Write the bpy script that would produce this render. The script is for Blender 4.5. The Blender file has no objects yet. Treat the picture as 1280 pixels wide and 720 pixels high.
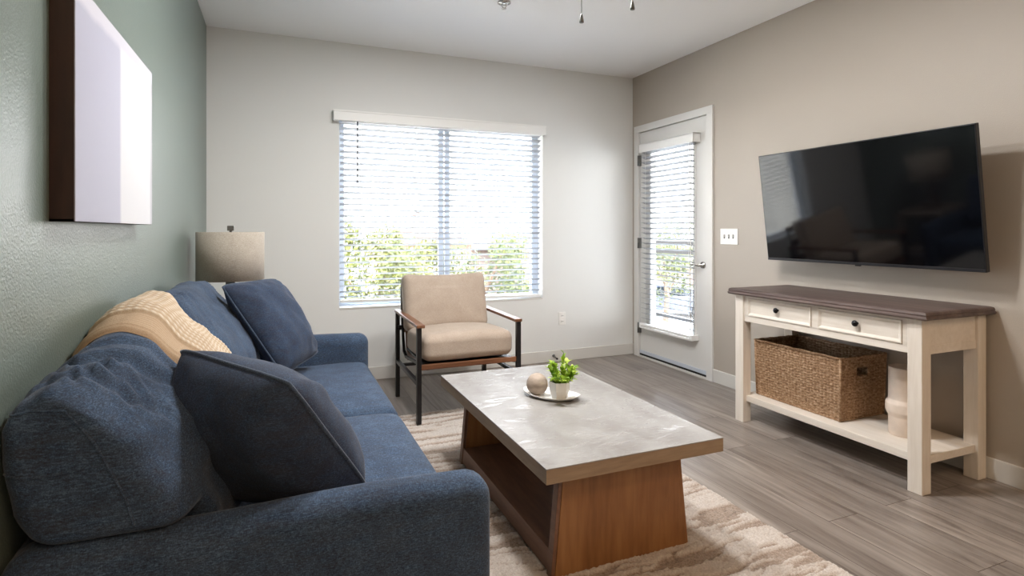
import bpy, bmesh, math, random
from mathutils import Vector, Matrix, noise
from mathutils.bvhtree import BVHTree
random.seed(7)
S = bpy.context.scene
COL = S.collection
PI = math.pi
XL, XR, YF, YN, HC = -0.4925, 3.2468, 4.695, -2.6, 2.732    # room: left, right, far, near walls, ceiling height
CAM_H = 1.2245

# ------------------------------------------------------------------ materials
def lin(c):
    return tuple((v/255/12.92 if v/255 <= .04045 else ((v/255+.055)/1.055)**2.4) for v in c[:3]) + (1.0,)

class NT:
    def __init__(s, name):
        s.m = bpy.data.materials.new(name); s.m.use_nodes = True
        s.t = s.m.node_tree; s.b = s.t.nodes['Principled BSDF']; s.out = s.t.nodes['Material Output']
        s._c = None
    def n(s, typ, **kw):
        nd = s.t.nodes.new(typ)
        for k, v in kw.items():
            if k in nd.inputs.keys(): nd.inputs[k].default_value = v
            else: setattr(nd, k, v)
        return nd
    def l(s, a, b): s.t.links.new(a, b)
    def coord(s, scale=(1, 1, 1), rot=(0, 0, 0), kind='Object'):
        tc = s.n('ShaderNodeTexCoord'); mp = s.n('ShaderNodeMapping')
        mp.inputs['Scale'].default_value = scale; mp.inputs['Rotation'].default_value = rot
        s.l(tc.outputs[kind], mp.inputs[0]); return mp.outputs[0]
    def noise(s, scale, stretch=(1, 1, 1), detail=3, rough=.55, kind='Object', dist=0):
        nd = s.n('ShaderNodeTexNoise'); nd.inputs['Scale'].default_value = scale
        nd.inputs['Detail'].default_value = detail; nd.inputs['Roughness'].default_value = rough
        nd.inputs['Distortion'].default_value = dist
        s.l(s.coord(stretch, kind=kind), nd.inputs['Vector']); return nd.outputs['Fac']
    def ramp(s, fac, stops):
        r = s.n('ShaderNodeValToRGB'); e = r.color_ramp.elements
        while len(e) < len(stops): e.new(.5)
        for el, (p, c) in zip(e, stops): el.position = p; el.color = lin(c)
        s.l(fac, r.inputs[0]); return r.outputs[0]
    def mix(s, fac, a, b, mode='MIX'):
        m = s.n('ShaderNodeMix'); m.data_type = 'RGBA'; m.blend_type = mode
        for v, i in ((fac, 0), (a, 6), (b, 7)):
            if hasattr(v, 'is_linked'): s.l(v, m.inputs[i])
            else: m.inputs[i].default_value = v
        return m.outputs[2]
    def math(s, op, a, b=0):
        m = s.n('ShaderNodeMath'); m.operation = op
        for v, i in ((a, 0), (b, 1)):
            if hasattr(v, 'is_linked'): s.l(v, m.inputs[i])
            else: m.inputs[i].default_value = v
        return m.outputs[0]
    def bump(s, h, strength, dist=.002):
        b = s.n('ShaderNodeBump'); b.inputs['Strength'].default_value = strength; b.inputs['Distance'].default_value = dist
        s.l(h, b.inputs['Height'])
        if s._c is not None: s.l(s._c, b.inputs['Normal'])
        s._c = b.outputs[0]; s.l(s._c, s.b.inputs['Normal'])

def M(name, col, rough=.5, metal=0, spec=.5, var=None, bump=None, sheen=0, coat=0):
    """col: sRGB; var: (scale, amount, stretch); bump: (scale, strength, dist, stretch)"""
    t = NT(name); b = t.b
    b.inputs['Base Color'].default_value = lin(col); b.inputs['Roughness'].default_value = rough
    b.inputs['Metallic'].default_value = metal; b.inputs['Specular IOR Level'].default_value = spec
    b.inputs['Sheen Weight'].default_value = sheen; b.inputs['Coat Weight'].default_value = coat
    if var:
        a = var[1]
        f = t.noise(var[0], var[2] if len(var) > 2 else (1, 1, 1))
        c1 = tuple(max(0, v*(1-a)) for v in col); c2 = tuple(min(255, v*(1+a)) for v in col)
        t.l(t.ramp(f, [(.3, c1), (.7, c2)]), b.inputs['Base Color'])
    if bump:
        t.bump(t.noise(bump[0], bump[3] if len(bump) > 3 else (1, 1, 1), 2), bump[1], bump[2])
    return t.m

def wood(name, c_dark, c_mid, c_light, stretch, rough=.45, scale=6, bump=.15, spec=.4):
    t = NT(name); b = t.b
    f = t.noise(scale, stretch, 5, .62, dist=.6)
    c = t.ramp(f, [(.28, c_dark), (.5, c_mid), (.74, c_light)])
    f2 = t.noise(scale*9, stretch, 2)
    c = t.mix(.25, c, t.ramp(f2, [(.35, c_dark), (.65, c_light)]))
    t.l(c, b.inputs['Base Color']); b.inputs['Roughness'].default_value = rough
    b.inputs['Specular IOR Level'].default_value = spec
    t.bump(f2, bump, .001)
    return t.m

def paint(name, col, rough=.5, peel=.35, spec=.5, dist=.002):
    t = NT(name); b = t.b
    b.inputs['Base Color'].default_value = lin(col); b.inputs['Roughness'].default_value = rough
    b.inputs['Specular IOR Level'].default_value = spec
    t.bump(t.noise(190, (1, 1, 1), 2, .5), peel, dist)
    return t.m

def fabric(name, c_lo, c_mid, c_hi, weave=420, sheen=.12, bump=.5, rough=.9, tint=None):
    t = NT(name); b = t.b
    a = t.noise(weave, (1, .22, 1), 2); c = t.noise(weave, (.22, 1, .8), 2)
    w = t.math('MULTIPLY', t.math('ADD', a, c), .5)
    big = t.noise(11, (1, 1, 1), 3)
    fac = t.math('ADD', t.math('MULTIPLY', w, .8), t.math('MULTIPLY', big, .2))
    colr = t.ramp(fac, [(.36, c_lo), (.5, c_mid), (.64, c_hi)])
    if tint:
        sl = t.noise(60, (.25, 1, 1), 3)
        colr = t.mix(t.math('MULTIPLY', sl, .62), colr, lin(tint))
    t.l(colr, b.inputs['Base Color'])
    b.inputs['Roughness'].default_value = rough; b.inputs['Sheen Weight'].default_value = sheen
    b.inputs['Sheen Roughness'].default_value = .4; b.inputs['Specular IOR Level'].default_value = .15
    t.bump(w, bump, .0012)
    return t.m

MAT = {}
MAT['wall_white'] = paint('wall_white', (224, 225, 223), .55, .3)
MAT['wall_taupe'] = paint('wall_taupe', (177, 168, 157), .5, .35)
MAT['wall_green'] = paint('wall_green', (112, 124, 117), .36, .5, .5, .002)
MAT['ceiling'] = paint('ceiling_paint', (247, 247, 247), .7, .25)
MAT['trim'] = M('trim_paint', (212, 210, 205), .35)
MAT['door'] = M('door_paint', (219, 218, 215), .38, bump=(60, .03, .001))
MAT['vinyl'] = M('vinyl_frame', (196, 203, 214), .4)
MAT['blind'] = M('blind_white', (238, 238, 236), .4)
MAT['slat'] = M('blind_slat_shaded', (162, 164, 168), .5)  # white slats greyed: their shade against the bright sky is in the colour
MAT['cord'] = M('cord_white', (225, 225, 225), .7)
MAT['wand'] = M('wand_grey', (96, 98, 104), .3)
MAT['black_metal'] = M('black_metal', (30, 29, 31), .38, .3, var=(40, .15))
MAT['chrome'] = M('brushed_nickel', (178, 176, 172), .22, 1)
MAT['hinge'] = M('hinge_steel', (128, 128, 126), .35, .9)
MAT['rubber'] = M('dark_rubber', (32, 31, 31), .8)
MAT['plastic'] = M('white_plastic', (236, 235, 232), .35)
MAT['plastic_slot'] = M('slot_dark', (60, 58, 56), .5)
MAT['ceramic'] = M('white_ceramic', (238, 236, 232), .3, var=(20, .02))
MAT['vase'] = M('matte_ceramic', (224, 208, 194), .55, var=(14, .04), bump=(90, .1, .001))
MAT['ball'] = M('stone_ball', (164, 148, 134), .65, var=(18, .12, (1, 1, 3)), bump=(70, .15, .001))
MAT['soil'] = M('soil', (48, 38, 30), .95, bump=(150, .8, .004))
MAT['denim'] = fabric('denim_fabric', (28, 42, 63), (52, 75, 103), (92, 118, 148), tint=(68, 64, 62))
MAT['denim_pillow'] = fabric('denim_pillow_fabric', (29, 43, 63), (46, 66, 92), (76, 99, 127), 480, .12, tint=(70, 62, 62))
MAT['piping'] = fabric('piping_fabric', (40, 50, 66), (62, 74, 92), (88, 102, 120), 500, .3)
MAT['cream'] = fabric('cream_fabric', (158, 142, 128), (173, 158, 144), (187, 173, 160), 520, .15, .25)
MAT['shade'] = fabric('linen_shade', (154, 145, 133), (174, 165, 153), (190, 182, 170), 380, .1, .3)
MAT['lamp_base'] = wood('lamp_wood', (70, 58, 50), (100, 84, 72), (126, 108, 94), (1, 1, .12))
MAT['side_table'] = wood('side_table_wood', (120, 106, 94), (160, 146, 132), (186, 174, 160), (.12, 1, 1))
MAT['walnut'] = wood('walnut_arm', (74, 46, 32), (112, 74, 52), (150, 106, 78), (1, .1, 1), .35)
MAT['walnut_x'] = wood('walnut_rail', (74, 46, 32), (116, 76, 52), (152, 106, 76), (.1, 1, 1), .4)
MAT['table_side'] = wood('table_oak_end', (104, 67, 38), (138, 94, 55), (162, 117, 73), (1, 1, .12), .42, 5)
MAT['table_shelf'] = wood('table_oak_shelf', (88, 62, 48), (112, 80, 62), (134, 98, 78), (1, .1, 1), .45, 6)
MAT['con_paint'] = wood('console_cream', (208, 198, 184), (223, 214, 203), (234, 227, 218), (1, 1, .1), .5, 7, .08)
MAT['con_paint_y'] = wood('console_cream_rail', (208, 198, 184), (223, 214, 203), (234, 227, 218), (1, .1, 1), .5, 7, .08)
MAT['con_top'] = wood('console_dark_top', (66, 54, 51), (92, 77, 73), (118, 102, 96), (1, .07, 1), .42, 9, .3)
MAT['knob'] = M('knob_black', (24, 24, 26), .25, .5)
MAT['tv_body'] = M('tv_body', (38, 38, 42), .35, .3)
MAT['tv_screen'] = M('tv_screen', (5, 5, 8), .07, 0, .45)
MAT['art_side'] = wood('art_frame_wood', (34, 20, 18), (50, 31, 27), (74, 48, 38), (1, 1, .12), .4)
MAT['fan'] = M('fan_bronze', (92, 84, 78), .4, .7)
MAT['fan_blade'] = wood('fan_blade_wood', (70, 56, 46), (98, 80, 66), (120, 100, 84), (.3, .3, 1))
MAT['concrete'] = M('concrete', (160, 156, 150), .85, var=(3, .08), bump=(60, .3, .003))
MAT['asphalt'] = M('asphalt', (180, 177, 172), .9, var=(1.5, .1))
MAT['dirt'] = M('ground_gravel', (190, 180, 164), .95, var=(.8, .12))
MAT['stucco'] = M('stucco', (128, 110, 98), .9, var=(2, .05), bump=(30, .3, .01))
MAT['stucco_red'] = M('brick_red', (124, 100, 90), .9, var=(5, .12))
MAT['roof'] = M('roof_tile', (84, 64, 54), .9, var=(6, .15, (1, 6, 1)))
MAT['car'] = M('car_paint', (74, 80, 92), .25, .4, coat=.6)
MAT['car_glass'] = M('car_glass', (22, 26, 32), .08, 0, .6)
MAT['tire'] = M('tire_rubber', (28, 28, 29), .8)
MAT['alloy'] = M('wheel_alloy', (176, 178, 182), .3, .9)
MAT['bark'] = M('bark', (96, 80, 64), .95, var=(8, .2, (1, 1, .2)))

def leafmat(name, a, b, c, trans=.25):
    t = NT(name)
    g = t.n('ShaderNodeNewGeometry')
    t.l(t.ramp(g.outputs['Random Per Island'], [(.05, a), (.5, b), (.95, c)]), t.b.inputs['Base Color'])
    t.b.inputs['Roughness'].default_value = .5
    t.b.inputs['Subsurface Weight'].default_value = 0
    tr = t.n('ShaderNodeBsdfTranslucent'); t.l(t.ramp(g.outputs['Random Per Island'], [(.05, a), (.5, b), (.95, c)]), tr.inputs['Color'])
    mx = t.n('ShaderNodeMixShader'); mx.inputs[0].default_value = trans
    t.l(t.b.outputs[0], mx.inputs[1]); t.l(tr.outputs[0], mx.inputs[2]); t.l(mx.outputs[0], t.out.inputs[0])
    return t.m
MAT['leaf_plant'] = leafmat('plant_leaf', (96, 134, 36), (152, 184, 56), (204, 222, 104))
MAT['leaf_a'] = leafmat('tree_leaf_olive', (62, 66, 18), (80, 84, 28), (100, 100, 44), .12)
MAT['leaf_b'] = leafmat('tree_leaf_green', (54, 62, 18), (72, 78, 28), (92, 94, 42), .12)

def glassmat():
    t = NT('clear_glass')
    tr = t.n('ShaderNodeBsdfTransparent'); gl = t.n('ShaderNodeBsdfGlossy'); gl.inputs['Roughness'].default_value = .02
    lw = t.n('ShaderNodeLayerWeight'); lw.inputs[0].default_value = .5
    fr = t.math('ADD', t.math('MULTIPLY', t.math('POWER', lw.outputs['Facing'], 5), .8), .03)
    mx = t.n('ShaderNodeMixShader'); t.l(fr, mx.inputs[0])
    t.l(tr.outputs[0], mx.inputs[1]); t.l(gl.outputs[0], mx.inputs[2]); t.l(mx.outputs[0], t.out.inputs[0])
    return t.m
MAT['glass'] = glassmat()

def floormat():
    t = NT('vinyl_plank_floor'); b = t.b
    co = t.coord((1, 1, 1), (0, 0, PI/2))
    def brick():
        br = t.n('ShaderNodeTexBrick'); br.offset = .37; br.squash = 1
        br.inputs['Scale'].default_value = 1; br.inputs['Brick Width'].default_value = 1.22
        br.inputs['Row Height'].default_value = .178; br.inputs['Mortar Size'].default_value = .0016
        br.inputs['Mortar Smooth'].default_value = .1; br.inputs['Bias'].default_value = 0
        t.l(co, br.inputs['Vector']); return br
    br = brick()
    br.inputs['Color1'].default_value = (0, 0, 0, 1); br.inputs['Color2'].default_value = (1, 1, 1, 1); br.inputs['Mortar'].default_value = (.5, .5, .5, 1)
    # shift the grain per plank
    tc = t.n('ShaderNodeTexCoord'); sc = t.n('ShaderNodeVectorMath'); sc.operation = 'MULTIPLY'; sc.inputs[1].default_value = (1, .075, 1)
    t.l(tc.outputs['Object'], sc.inputs[0])
    ad = t.n('ShaderNodeVectorMath'); ad.operation = 'MULTIPLY_ADD'; t.l(br.outputs['Color'], ad.inputs[0]); ad.inputs[1].default_value = (7, 13, 3)
    t.l(sc.outputs[0], ad.inputs[2])
    def ns(scale, det, dist):
        n = t.n('ShaderNodeTexNoise'); n.inputs['Scale'].default_value = scale; n.inputs['Detail'].default_value = det
        n.inputs['Roughness'].default_value = .6; n.inputs['Distortion'].default_value = dist
        t.l(ad.outputs[0], n.inputs['Vector']); return n.outputs['Fac']
    g1 = ns(9, 5, 1.2); g2 = ns(42, 3, .3); g3 = ns(22, 5, .9)
    c = t.ramp(g1, [(.22, (66, 58, 53)), (.38, (118, 108, 101)), (.55, (150, 141, 134)), (.78, (182, 173, 166))])
    c2 = t.ramp(g2, [(.3, (94, 85, 79)), (.7, (174, 165, 158))])
    c = t.mix(.35, c, c2)
    c = t.mix(t.ramp(g3, [(.30, (200, 200, 200)), (.40, (0, 0, 0))]), c, lin((72, 63, 57)))
    pl = t.ramp(br.outputs['Color'], [(0, (208, 206, 204)), (1, (255, 254, 252))])
    c = t.mix(.8, c, pl, 'MULTIPLY')
    c = t.mix(br.outputs['Fac'], c, lin((82, 71, 63)))
    t.l(c, b.inputs['Base Color'])
    b.inputs['Roughness'].default_value = .3; b.inputs['Specular IOR Level'].default_value = .5
    t.bump(g2, .12, .001)
    t.bump(t.math('SUBTRACT', 1, br.outputs['Fac']), .4, .0015)
    return t.m
MAT['floor'] = floormat()

def tabletopmat(name='table_travertine'):
    t = NT(name); b = t.b
    f = t.noise(5, (1, .6, 1), 6, .6, dist=.4)
    c = t.ramp(f, [(.3, (126, 121, 117)), (.52, (144, 141, 138)), (.75, (161, 159, 157))])
    v = t.noise(26, (.35, 1.2, 1), 4, .65, dist=1.0)
    msk = t.ramp(v, [(.56, (0, 0, 0)), (.66, (255, 255, 255))])
    c = t.mix(t.math('MULTIPLY', msk, .25), c, lin((202, 199, 196)))
    t.l(c, b.inputs['Base Color'])
    rr = t.n('ShaderNodeMapRange'); t.l(msk, rr.inputs[0]); rr.inputs[3].default_value = .45; rr.inputs[4].default_value = .16
    t.l(rr.outputs[0], b.inputs['Roughness'])
    t.bump(v, .5, .004)
    return t.m
MAT['table_top'] = tabletopmat()

def rugmat():
    t = NT('rug_wool'); b = t.b
    at = t.n('ShaderNodeAttribute'); at.attribute_name = 'pile'
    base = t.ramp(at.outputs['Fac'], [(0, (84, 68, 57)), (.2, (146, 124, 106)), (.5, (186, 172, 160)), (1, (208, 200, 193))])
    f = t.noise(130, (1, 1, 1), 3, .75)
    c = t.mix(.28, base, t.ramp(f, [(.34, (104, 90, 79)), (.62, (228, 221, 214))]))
    t.l(c, b.inputs['Base Color']); b.inputs['Roughness'].default_value = 1; b.inputs['Specular IOR Level'].default_value = .05
    b.inputs['Sheen Weight'].default_value = .2
    t.bump(f, .9, .006)
    return t.m
MAT['rug'] = rugmat()

def basketmat():
    t = NT('woven_seagrass'); b = t.b
    f = t.noise(55, (1, 1, 1.6), 3, .7); g = t.noise(7, (1, 1, .5), 3)
    c = t.ramp(f, [(.3, (112, 82, 58)), (.5, (166, 134, 102)), (.68, (208, 180, 150))])
    c = t.mix(t.math('MULTIPLY', g, .5), c, lin((126, 88, 56)))
    t.l(c, b.inputs['Base Color']); b.inputs['Roughness'].default_value = .75
    t.bump(f, .5, .002)
    return t.m
MAT['basket'] = basketmat()

def throwmat():
    t = NT('knitted_throw'); b = t.b
    tc = t.n('ShaderNodeUVMap'); sp = t.n('ShaderNodeSeparateXYZ'); t.l(tc.outputs[0], sp.inputs[0])
    f = t.noise(300, (1, 1, 1), 2)
    at = t.n('ShaderNodeAttribute'); at.attribute_name = 'rib'
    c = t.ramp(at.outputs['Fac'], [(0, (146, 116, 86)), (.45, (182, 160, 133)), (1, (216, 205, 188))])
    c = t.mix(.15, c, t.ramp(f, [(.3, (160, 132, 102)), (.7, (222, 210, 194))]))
    t.l(c, b.inputs['Base Color']); b.inputs['Roughness'].default_value = .95; b.inputs['Specular IOR Level'].default_value = .1
    t.bump(f, .5, .002)
    return t.m
MAT['throw'] = throwmat()

def artmat():
    t = NT('painted_canvas'); b = t.b
    tc = t.n('ShaderNodeTexCoord'); sp = t.n('ShaderNodeSeparateXYZ'); t.l(tc.outputs['Object'], sp.inputs[0])
    nz = t.noise(14, (1, .6, .2), 4); 
    y = t.math('ADD', sp.outputs['Y'], t.math('MULTIPLY', t.math('SUBTRACT', nz, .5), .03))
    c = t.ramp(t.math('ADD', y, .0), [(0, (160, 160, 177)), (.40, (166, 166, 183)), (.425, (203, 203, 206)), (.825, (205, 205, 208)), (.85, (178, 176, 183))])
    z = t.math('ADD', sp.outputs['Z'], t.math('MULTIPLY', t.math('SUBTRACT', nz, .5), .02))
    top = t.ramp(z, [(.52, (0, 0, 0)), (.54, (255, 255, 255))])
    c = t.mix(top, c, lin((190, 188, 198)))
    t.l(c, b.inputs['Base Color']); b.inputs['Roughness'].default_value = .6
    t.bump(t.noise(240, (1, 1, 1), 2), .15, .001)
    return t.m
MAT['art'] = artmat()

# ------------------------------------------------------------------ mesh builder
class MB:
    def __init__(s): s.v = []; s.f = []; s.sm = []
    def add(s, vs, fs, smooth=False):
        o = len(s.v); s.v += [tuple(p) for p in vs]; s.f += [tuple(i+o for i in f) for f in fs]; s.sm += [smooth]*len(fs); return s
    def bm(s, bm, smooth=False):
        bm.verts.index_update(); s.add([v.co[:] for v in bm.verts], [[v.index for v in f.verts] for f in bm.faces], smooth); bm.free(); return s
    def box(s, x0, x1, y0, y1, z0, z1, bev=0, seg=2, mat=None):
        bm = bmesh.new(); bmesh.ops.create_cube(bm, size=1)
        for v in bm.verts:
            v.co = Vector(((x0+x1)/2+v.co.x*(x1-x0), (y0+y1)/2+v.co.y*(y1-y0), (z0+z1)/2+v.co.z*(z1-z0)))
        if bev: bmesh.ops.bevel(bm, geom=bm.edges[:]+bm.verts[:], offset=bev, segments=seg, affect='EDGES', profile=.5)
        if mat is not None: bm.transform(mat)
        return s.bm(bm)
    def hexa(s, bot, top, bev=0, seg=2):
        """8 corner prism: bot, top = four points each, same winding"""
        bm = bmesh.new(); vs = [bm.verts.new(p) for p in list(bot)+list(top)]
        for f in ((3, 2, 1, 0), (4, 5, 6, 7), (0, 1, 5, 4), (1, 2, 6, 5), (2, 3, 7, 6), (3, 0, 4, 7)): bm.faces.new([vs[i] for i in f])
        bmesh.ops.recalc_face_normals(bm, faces=bm.faces[:])
        if bev: bmesh.ops.bevel(bm, geom=bm.edges[:]+bm.verts[:], offset=bev, segments=seg, affect='EDGES', profile=.5)
        return s.bm(bm)
    def tube(s, pts, r, n=8, closed=False, sq=False):
        pts = [Vector(p) for p in pts]; m = len(pts); rings = []; up = None
        rs = r if isinstance(r, (list, tuple)) else [r]*m
        for i, p in enumerate(pts):
            a = pts[(i-1) % m] if (closed or i) else p; b = pts[(i+1) % m] if (closed or i < m-1) else p
            t = (b-a).normalized()
            if up is None: up = Vector((0, 0, 1)) if abs(t.z) < .9 else Vector((1, 0, 0))
            x = up.cross(t)
            if x.length < 1e-6: x = Vector((1, 0, 0)).cross(t)
            x.normalize(); y = t.cross(x).normalized(); up = y
            off = PI/n if sq else 0
            rings.append([p+(x*math.cos(2*PI*k/n+off)+y*math.sin(2*PI*k/n+off))*rs[i] for k in range(n)])
        vs = [q for rg in rings for q in rg]; fs = []
        for i in range(m if closed else m-1):
            j = (i+1) % m
            for k in range(n): k2 = (k+1) % n; fs.append((i*n+k, i*n+k2, j*n+k2, j*n+k))
        if not closed: fs.append(tuple(range(n-1, -1, -1))); fs.append(tuple((m-1)*n+k for k in range(n)))
        return s.add(vs, fs, not sq)
    def lathe(s, prof, c, n=40, smooth=True, axis='z', sx=1, sy=1, rot=0):
        vs = []; fs = []; m = len(prof)
        for k in range(n):
            a = 2*PI*k/n+rot
            for r, h in prof:
                x, y = r*math.cos(a)*sx, r*math.sin(a)*sy
                p = (x, y, h) if axis == 'z' else ((h, x, y) if axis == 'x' else (y, h, x))
                vs.append((c[0]+p[0], c[1]+p[1], c[2]+p[2]))
        for k in range(n):
            k2 = (k+1) % n
            for i in range(m-1): fs.append((k*m+i, k2*m+i, k2*m+i+1, k*m+i+1))
        if prof[0][0] > 1e-5: fs.append(tuple(k*m for k in range(n-1, -1, -1)))
        if prof[-1][0] > 1e-5: fs.append(tuple(k*m+m-1 for k in range(n)))
        return s.add(vs, fs, smooth)
    def grid(s, fn, nu, nv, smooth=True, closed_u=False):
        vs = [fn(i/(nu if closed_u else nu-1), j/(nv-1)) for i in range(nu) for j in range(nv)]
        fs = []
        for i in range(nu if closed_u else nu-1):
            i2 = (i+1) % nu
            for j in range(nv-1): fs.append((i*nv+j, i2*nv+j, i2*nv+j+1, i*nv+j+1))
        return s.add(vs, fs, smooth)
    def soft(s, c, size, r, n=26, fn=None):
        bm = bmesh.new(); bmesh.ops.create_cube(bm, size=2); bmesh.ops.subdivide_edges(bm, edges=bm.edges[:], cuts=n, use_grid_fill=True)
        h = Vector(size)/2; rr = Vector([min(r, a) for a in h])
        for v in bm.verts:
            q = Vector([math.copysign(abs(p)**.75, p)*a for p, a in zip(v.co, h)])
            inn = Vector([max(-(a-r), min(a-r, x)) for x, a in zip(q, h)])
            d = q-inn
            if d.length > 1e-9: d = d.normalized()*r
            p = inn+d
            v.co = fn(p, h, Vector(c)) if fn else p+Vector(c)
        return s.bm(bm, True)
    def build(s, name, mat, parent=None, loc=None, sub=None):
        """verts are world coordinates; the object's origin is loc (top level) or its parent's world origin"""
        o0 = Vector(loc) if loc is not None else (ORG[parent.name] if parent else Vector((0, 0, 0)))
        me = bpy.data.meshes.new(name)
        me.from_pydata([tuple(Vector(p)-o0) for p in s.v], [], s.f)
        for p, sm in zip(me.polygons, s.sm): p.use_smooth = sm
        me.materials.append(MAT[mat] if isinstance(mat, str) else mat)
        bm = bmesh.new(); bm.from_mesh(me); bmesh.ops.recalc_face_normals(bm, faces=bm.faces[:]); bm.to_mesh(me); bm.free()
        o = bpy.data.objects.new(name, me); COL.objects.link(o)
        if parent: o.parent = parent
        else: o.location = o0
        ORG[o.name] = o0
        return o
ORG = {}

def thing(name, label, cat, loc, group=None):
    o = bpy.data.objects.new(name, None); o.empty_display_size = .1; COL.objects.link(o); o.location = loc
    o['label'] = label; o['category'] = cat
    if group: o['group'] = group
    ORG[o.name] = Vector(loc)
    return o
def tag(o, label, cat, group=None):
    o['label'] = label; o['category'] = cat
    if group: o['group'] = group
    return o
def struct(o): o['kind'] = 'structure'; return o
def smooth_by_angle(o, deg=40):
    for p in o.data.polygons: p.use_smooth = True
    try: o.data.set_sharp_from_angle(angle=math.radians(deg))
    except Exception: pass
    return o
def nz(p, s=1): return noise.noise(Vector(p)*s)

# ------------------------------------------------------------------ the room
T = .16
WX0, WX1, WZ0, WZ1 = .449, 2.256, .590, 2.150      # window opening
DY0, DY1, DZ1 = 3.635, 4.585, 2.178               # door opening
struct(MB().box(XL-T, XR+T, YN-T, YF+T, -.2, 0).build('floor', 'floor'))
struct(MB().box(XL-T, XR+T, YN-T, YF+T, HC, HC+.25).build('ceiling', 'ceiling'))
struct(MB().box(XL-T, XL, YN-T, YF+T, 0, HC).build('wall_left', 'wall_green'))
m = MB()
m.box(XL, WX0, YF, YF+T, 0, HC).box(WX1, XR, YF, YF+T, 0, HC).box(WX0, WX1, YF, YF+T, 0, WZ0).box(WX0, WX1, YF, YF+T, WZ1, HC)
struct(m.build('wall_far', 'wall_white'))
m = MB()
m.box(XR, XR+T, YN-T, DY0, 0, HC).box(XR, XR+T, DY1, YF+T, 0, HC).box(XR, XR+T, DY0, DY1, DZ1, HC)
struct(m.build('wall_right', 'wall_taupe'))
struct(MB().box(XL, XR, YN-T, YN, 0, HC).build('wall_near', 'wall_white'))
BH = .105
struct(MB().box(XL, XR, YF-.014, YF, 0, BH, .004).build('baseboard_far', 'trim'))
struct(MB().box(XR-.014, XR, YN, 3.565, 0, BH, .004).build('baseboard_right', 'trim'))
struct(MB().box(XL, XL+.014, YN, YF-.015, 0, BH, .004).build('baseboard_left', 'trim'))

# window: vinyl slider set in the reveal
w1 = thing('window_1', 'white vinyl slider window behind the wide blind in the pale far wall', 'window', (1.35, YF+.1, WZ0)); w1['kind'] = 'structure'
m = MB(); y0, y1 = YF+.105, YF+.158
m.box(WX0, WX0+.05, y0, y1, WZ0+.045, WZ1-.05, .004).box(WX1-.062, WX1, y0, y1, WZ0+.045, WZ1-.05, .004).box(WX0, WX1, y0, y1, WZ0, WZ0+.045, .004).box(WX0, WX1, y0, y1, WZ1-.05, WZ1, .004)
m.build('window_frame', 'vinyl', w1)
m = MB(); m.box(1.296, 1.345, y0+.012, y1-.02, WZ0+.04, WZ1-.045, .004).box(1.352, 1.398, y0, y1-.03, WZ0+.04, WZ1-.045, .004)
m.build('meeting_stile', 'vinyl', w1)
MB().box(WX0+.045, 1.31, y1-.03, y1-.026, WZ0+.04, WZ1-.045).build('pane', 'glass', w1)
MB().box(1.385, WX1-.055, y0+.02, y0+.024, WZ0+.04, WZ1-.045).build('pane', 'glass', w1)
MB().box(WX0, WX1, YF-.004, y0+.004, WZ0-.004, WZ0+.012, .003).build('window_sill', 'trim', w1)

# window blind
bl = thing('window_blind', 'wide white horizontal slat blind over the big window, half open', 'blind', (1.35, YF+.03, 2.14))
m = MB(); m.box(.400, 2.262, YF-.062, YF-.046, 2.098, 2.176, .004).box(.400, .412, YF-.06, YF-.001, 2.098, 2.176, .002).box(2.250, 2.262, YF-.06, YF-.001, 2.098, 2.176, .002)
m.box(.396, 2.266, YF-.066, YF-.001, 2.166, 2.180, .003).box(.398, 2.264, YF-.064, YF-.05, 2.096, 2.108, .003)
m.build('valance', 'blind', bl)
MB().box(.47, 2.24, YF+.008, YF+.06, 2.10, 2.145, .003).build('head_rail', 'blind', bl)
yb = YF+.035
def slat(m, a, b, c, z0, z1, along, tilt, half=.025, th=.0028, flip=1):
    """slat with a slight crown; along 'x' (a..b at y=c) or 'y' (a..b at x=c); room edge raised by tilt"""
    pr = []
    for k in range(5):
        q = -1+k*.5; pr.append((q*half, .0030*(1-q*q)-math.tan(tilt)*q*half))
    lo = [(u, h-th) for u, h in pr]; ring = pr+lo[::-1]
    vs = []
    for e, z in ((a, z0), (b, z1)):
        for u, h in ring: vs.append((e, c+u, z+h) if along == 'x' else (c+u, e, z+h))
    n = len(ring); fs = [(k, (k+1) % n, n+(k+1) % n, n+k) for k in range(n)]+[tuple(range(n-1, -1, -1)), tuple(range(n, 2*n))]
    m.add(vs, fs, False)
m = MB(); NS = 31
tl = math.radians(17)
for i in range(NS):
    z = 2.098-.0473*i
    if z < .70: zl, zr = z+.02*(.70-z)/.06, z-.02*(.70-z)/.06
    else: zl = zr = z
    if z > .668: slat(m, .458, 2.247, yb, zl, zr, 'x', tl)
m.build('slats', 'slat', bl)
m = MB(); m.hexa([(.458, yb-.026, .640), (2.247, yb-.026, .606), (2.247, yb+.026, .606), (.458, yb+.026, .640)], [(.458, yb-.026, .662), (2.247, yb-.026, .632), (2.247, yb+.026, .632), (.458, yb+.026, .662)], .004)
m.build('bottom_rail', 'blind', bl)
for x in (.62, 1.08, 1.62, 2.08):
    m = MB()
    for dy in (-.027, .027): m.tube([(x, yb+dy, 2.10), (x, yb+dy, .65)], .0011, 5)
    m.build('ladder_cord', 'cord', bl)
m = MB(); m.tube([(.588, YF-.03, 2.10), (.588, YF-.03, 1.615)], .0055, 8).tube([(.588, YF-.03, 1.62), (.588, YF-.03, 1.60)], .007, 8).build('tilt_wand', 'wand', bl)

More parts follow.
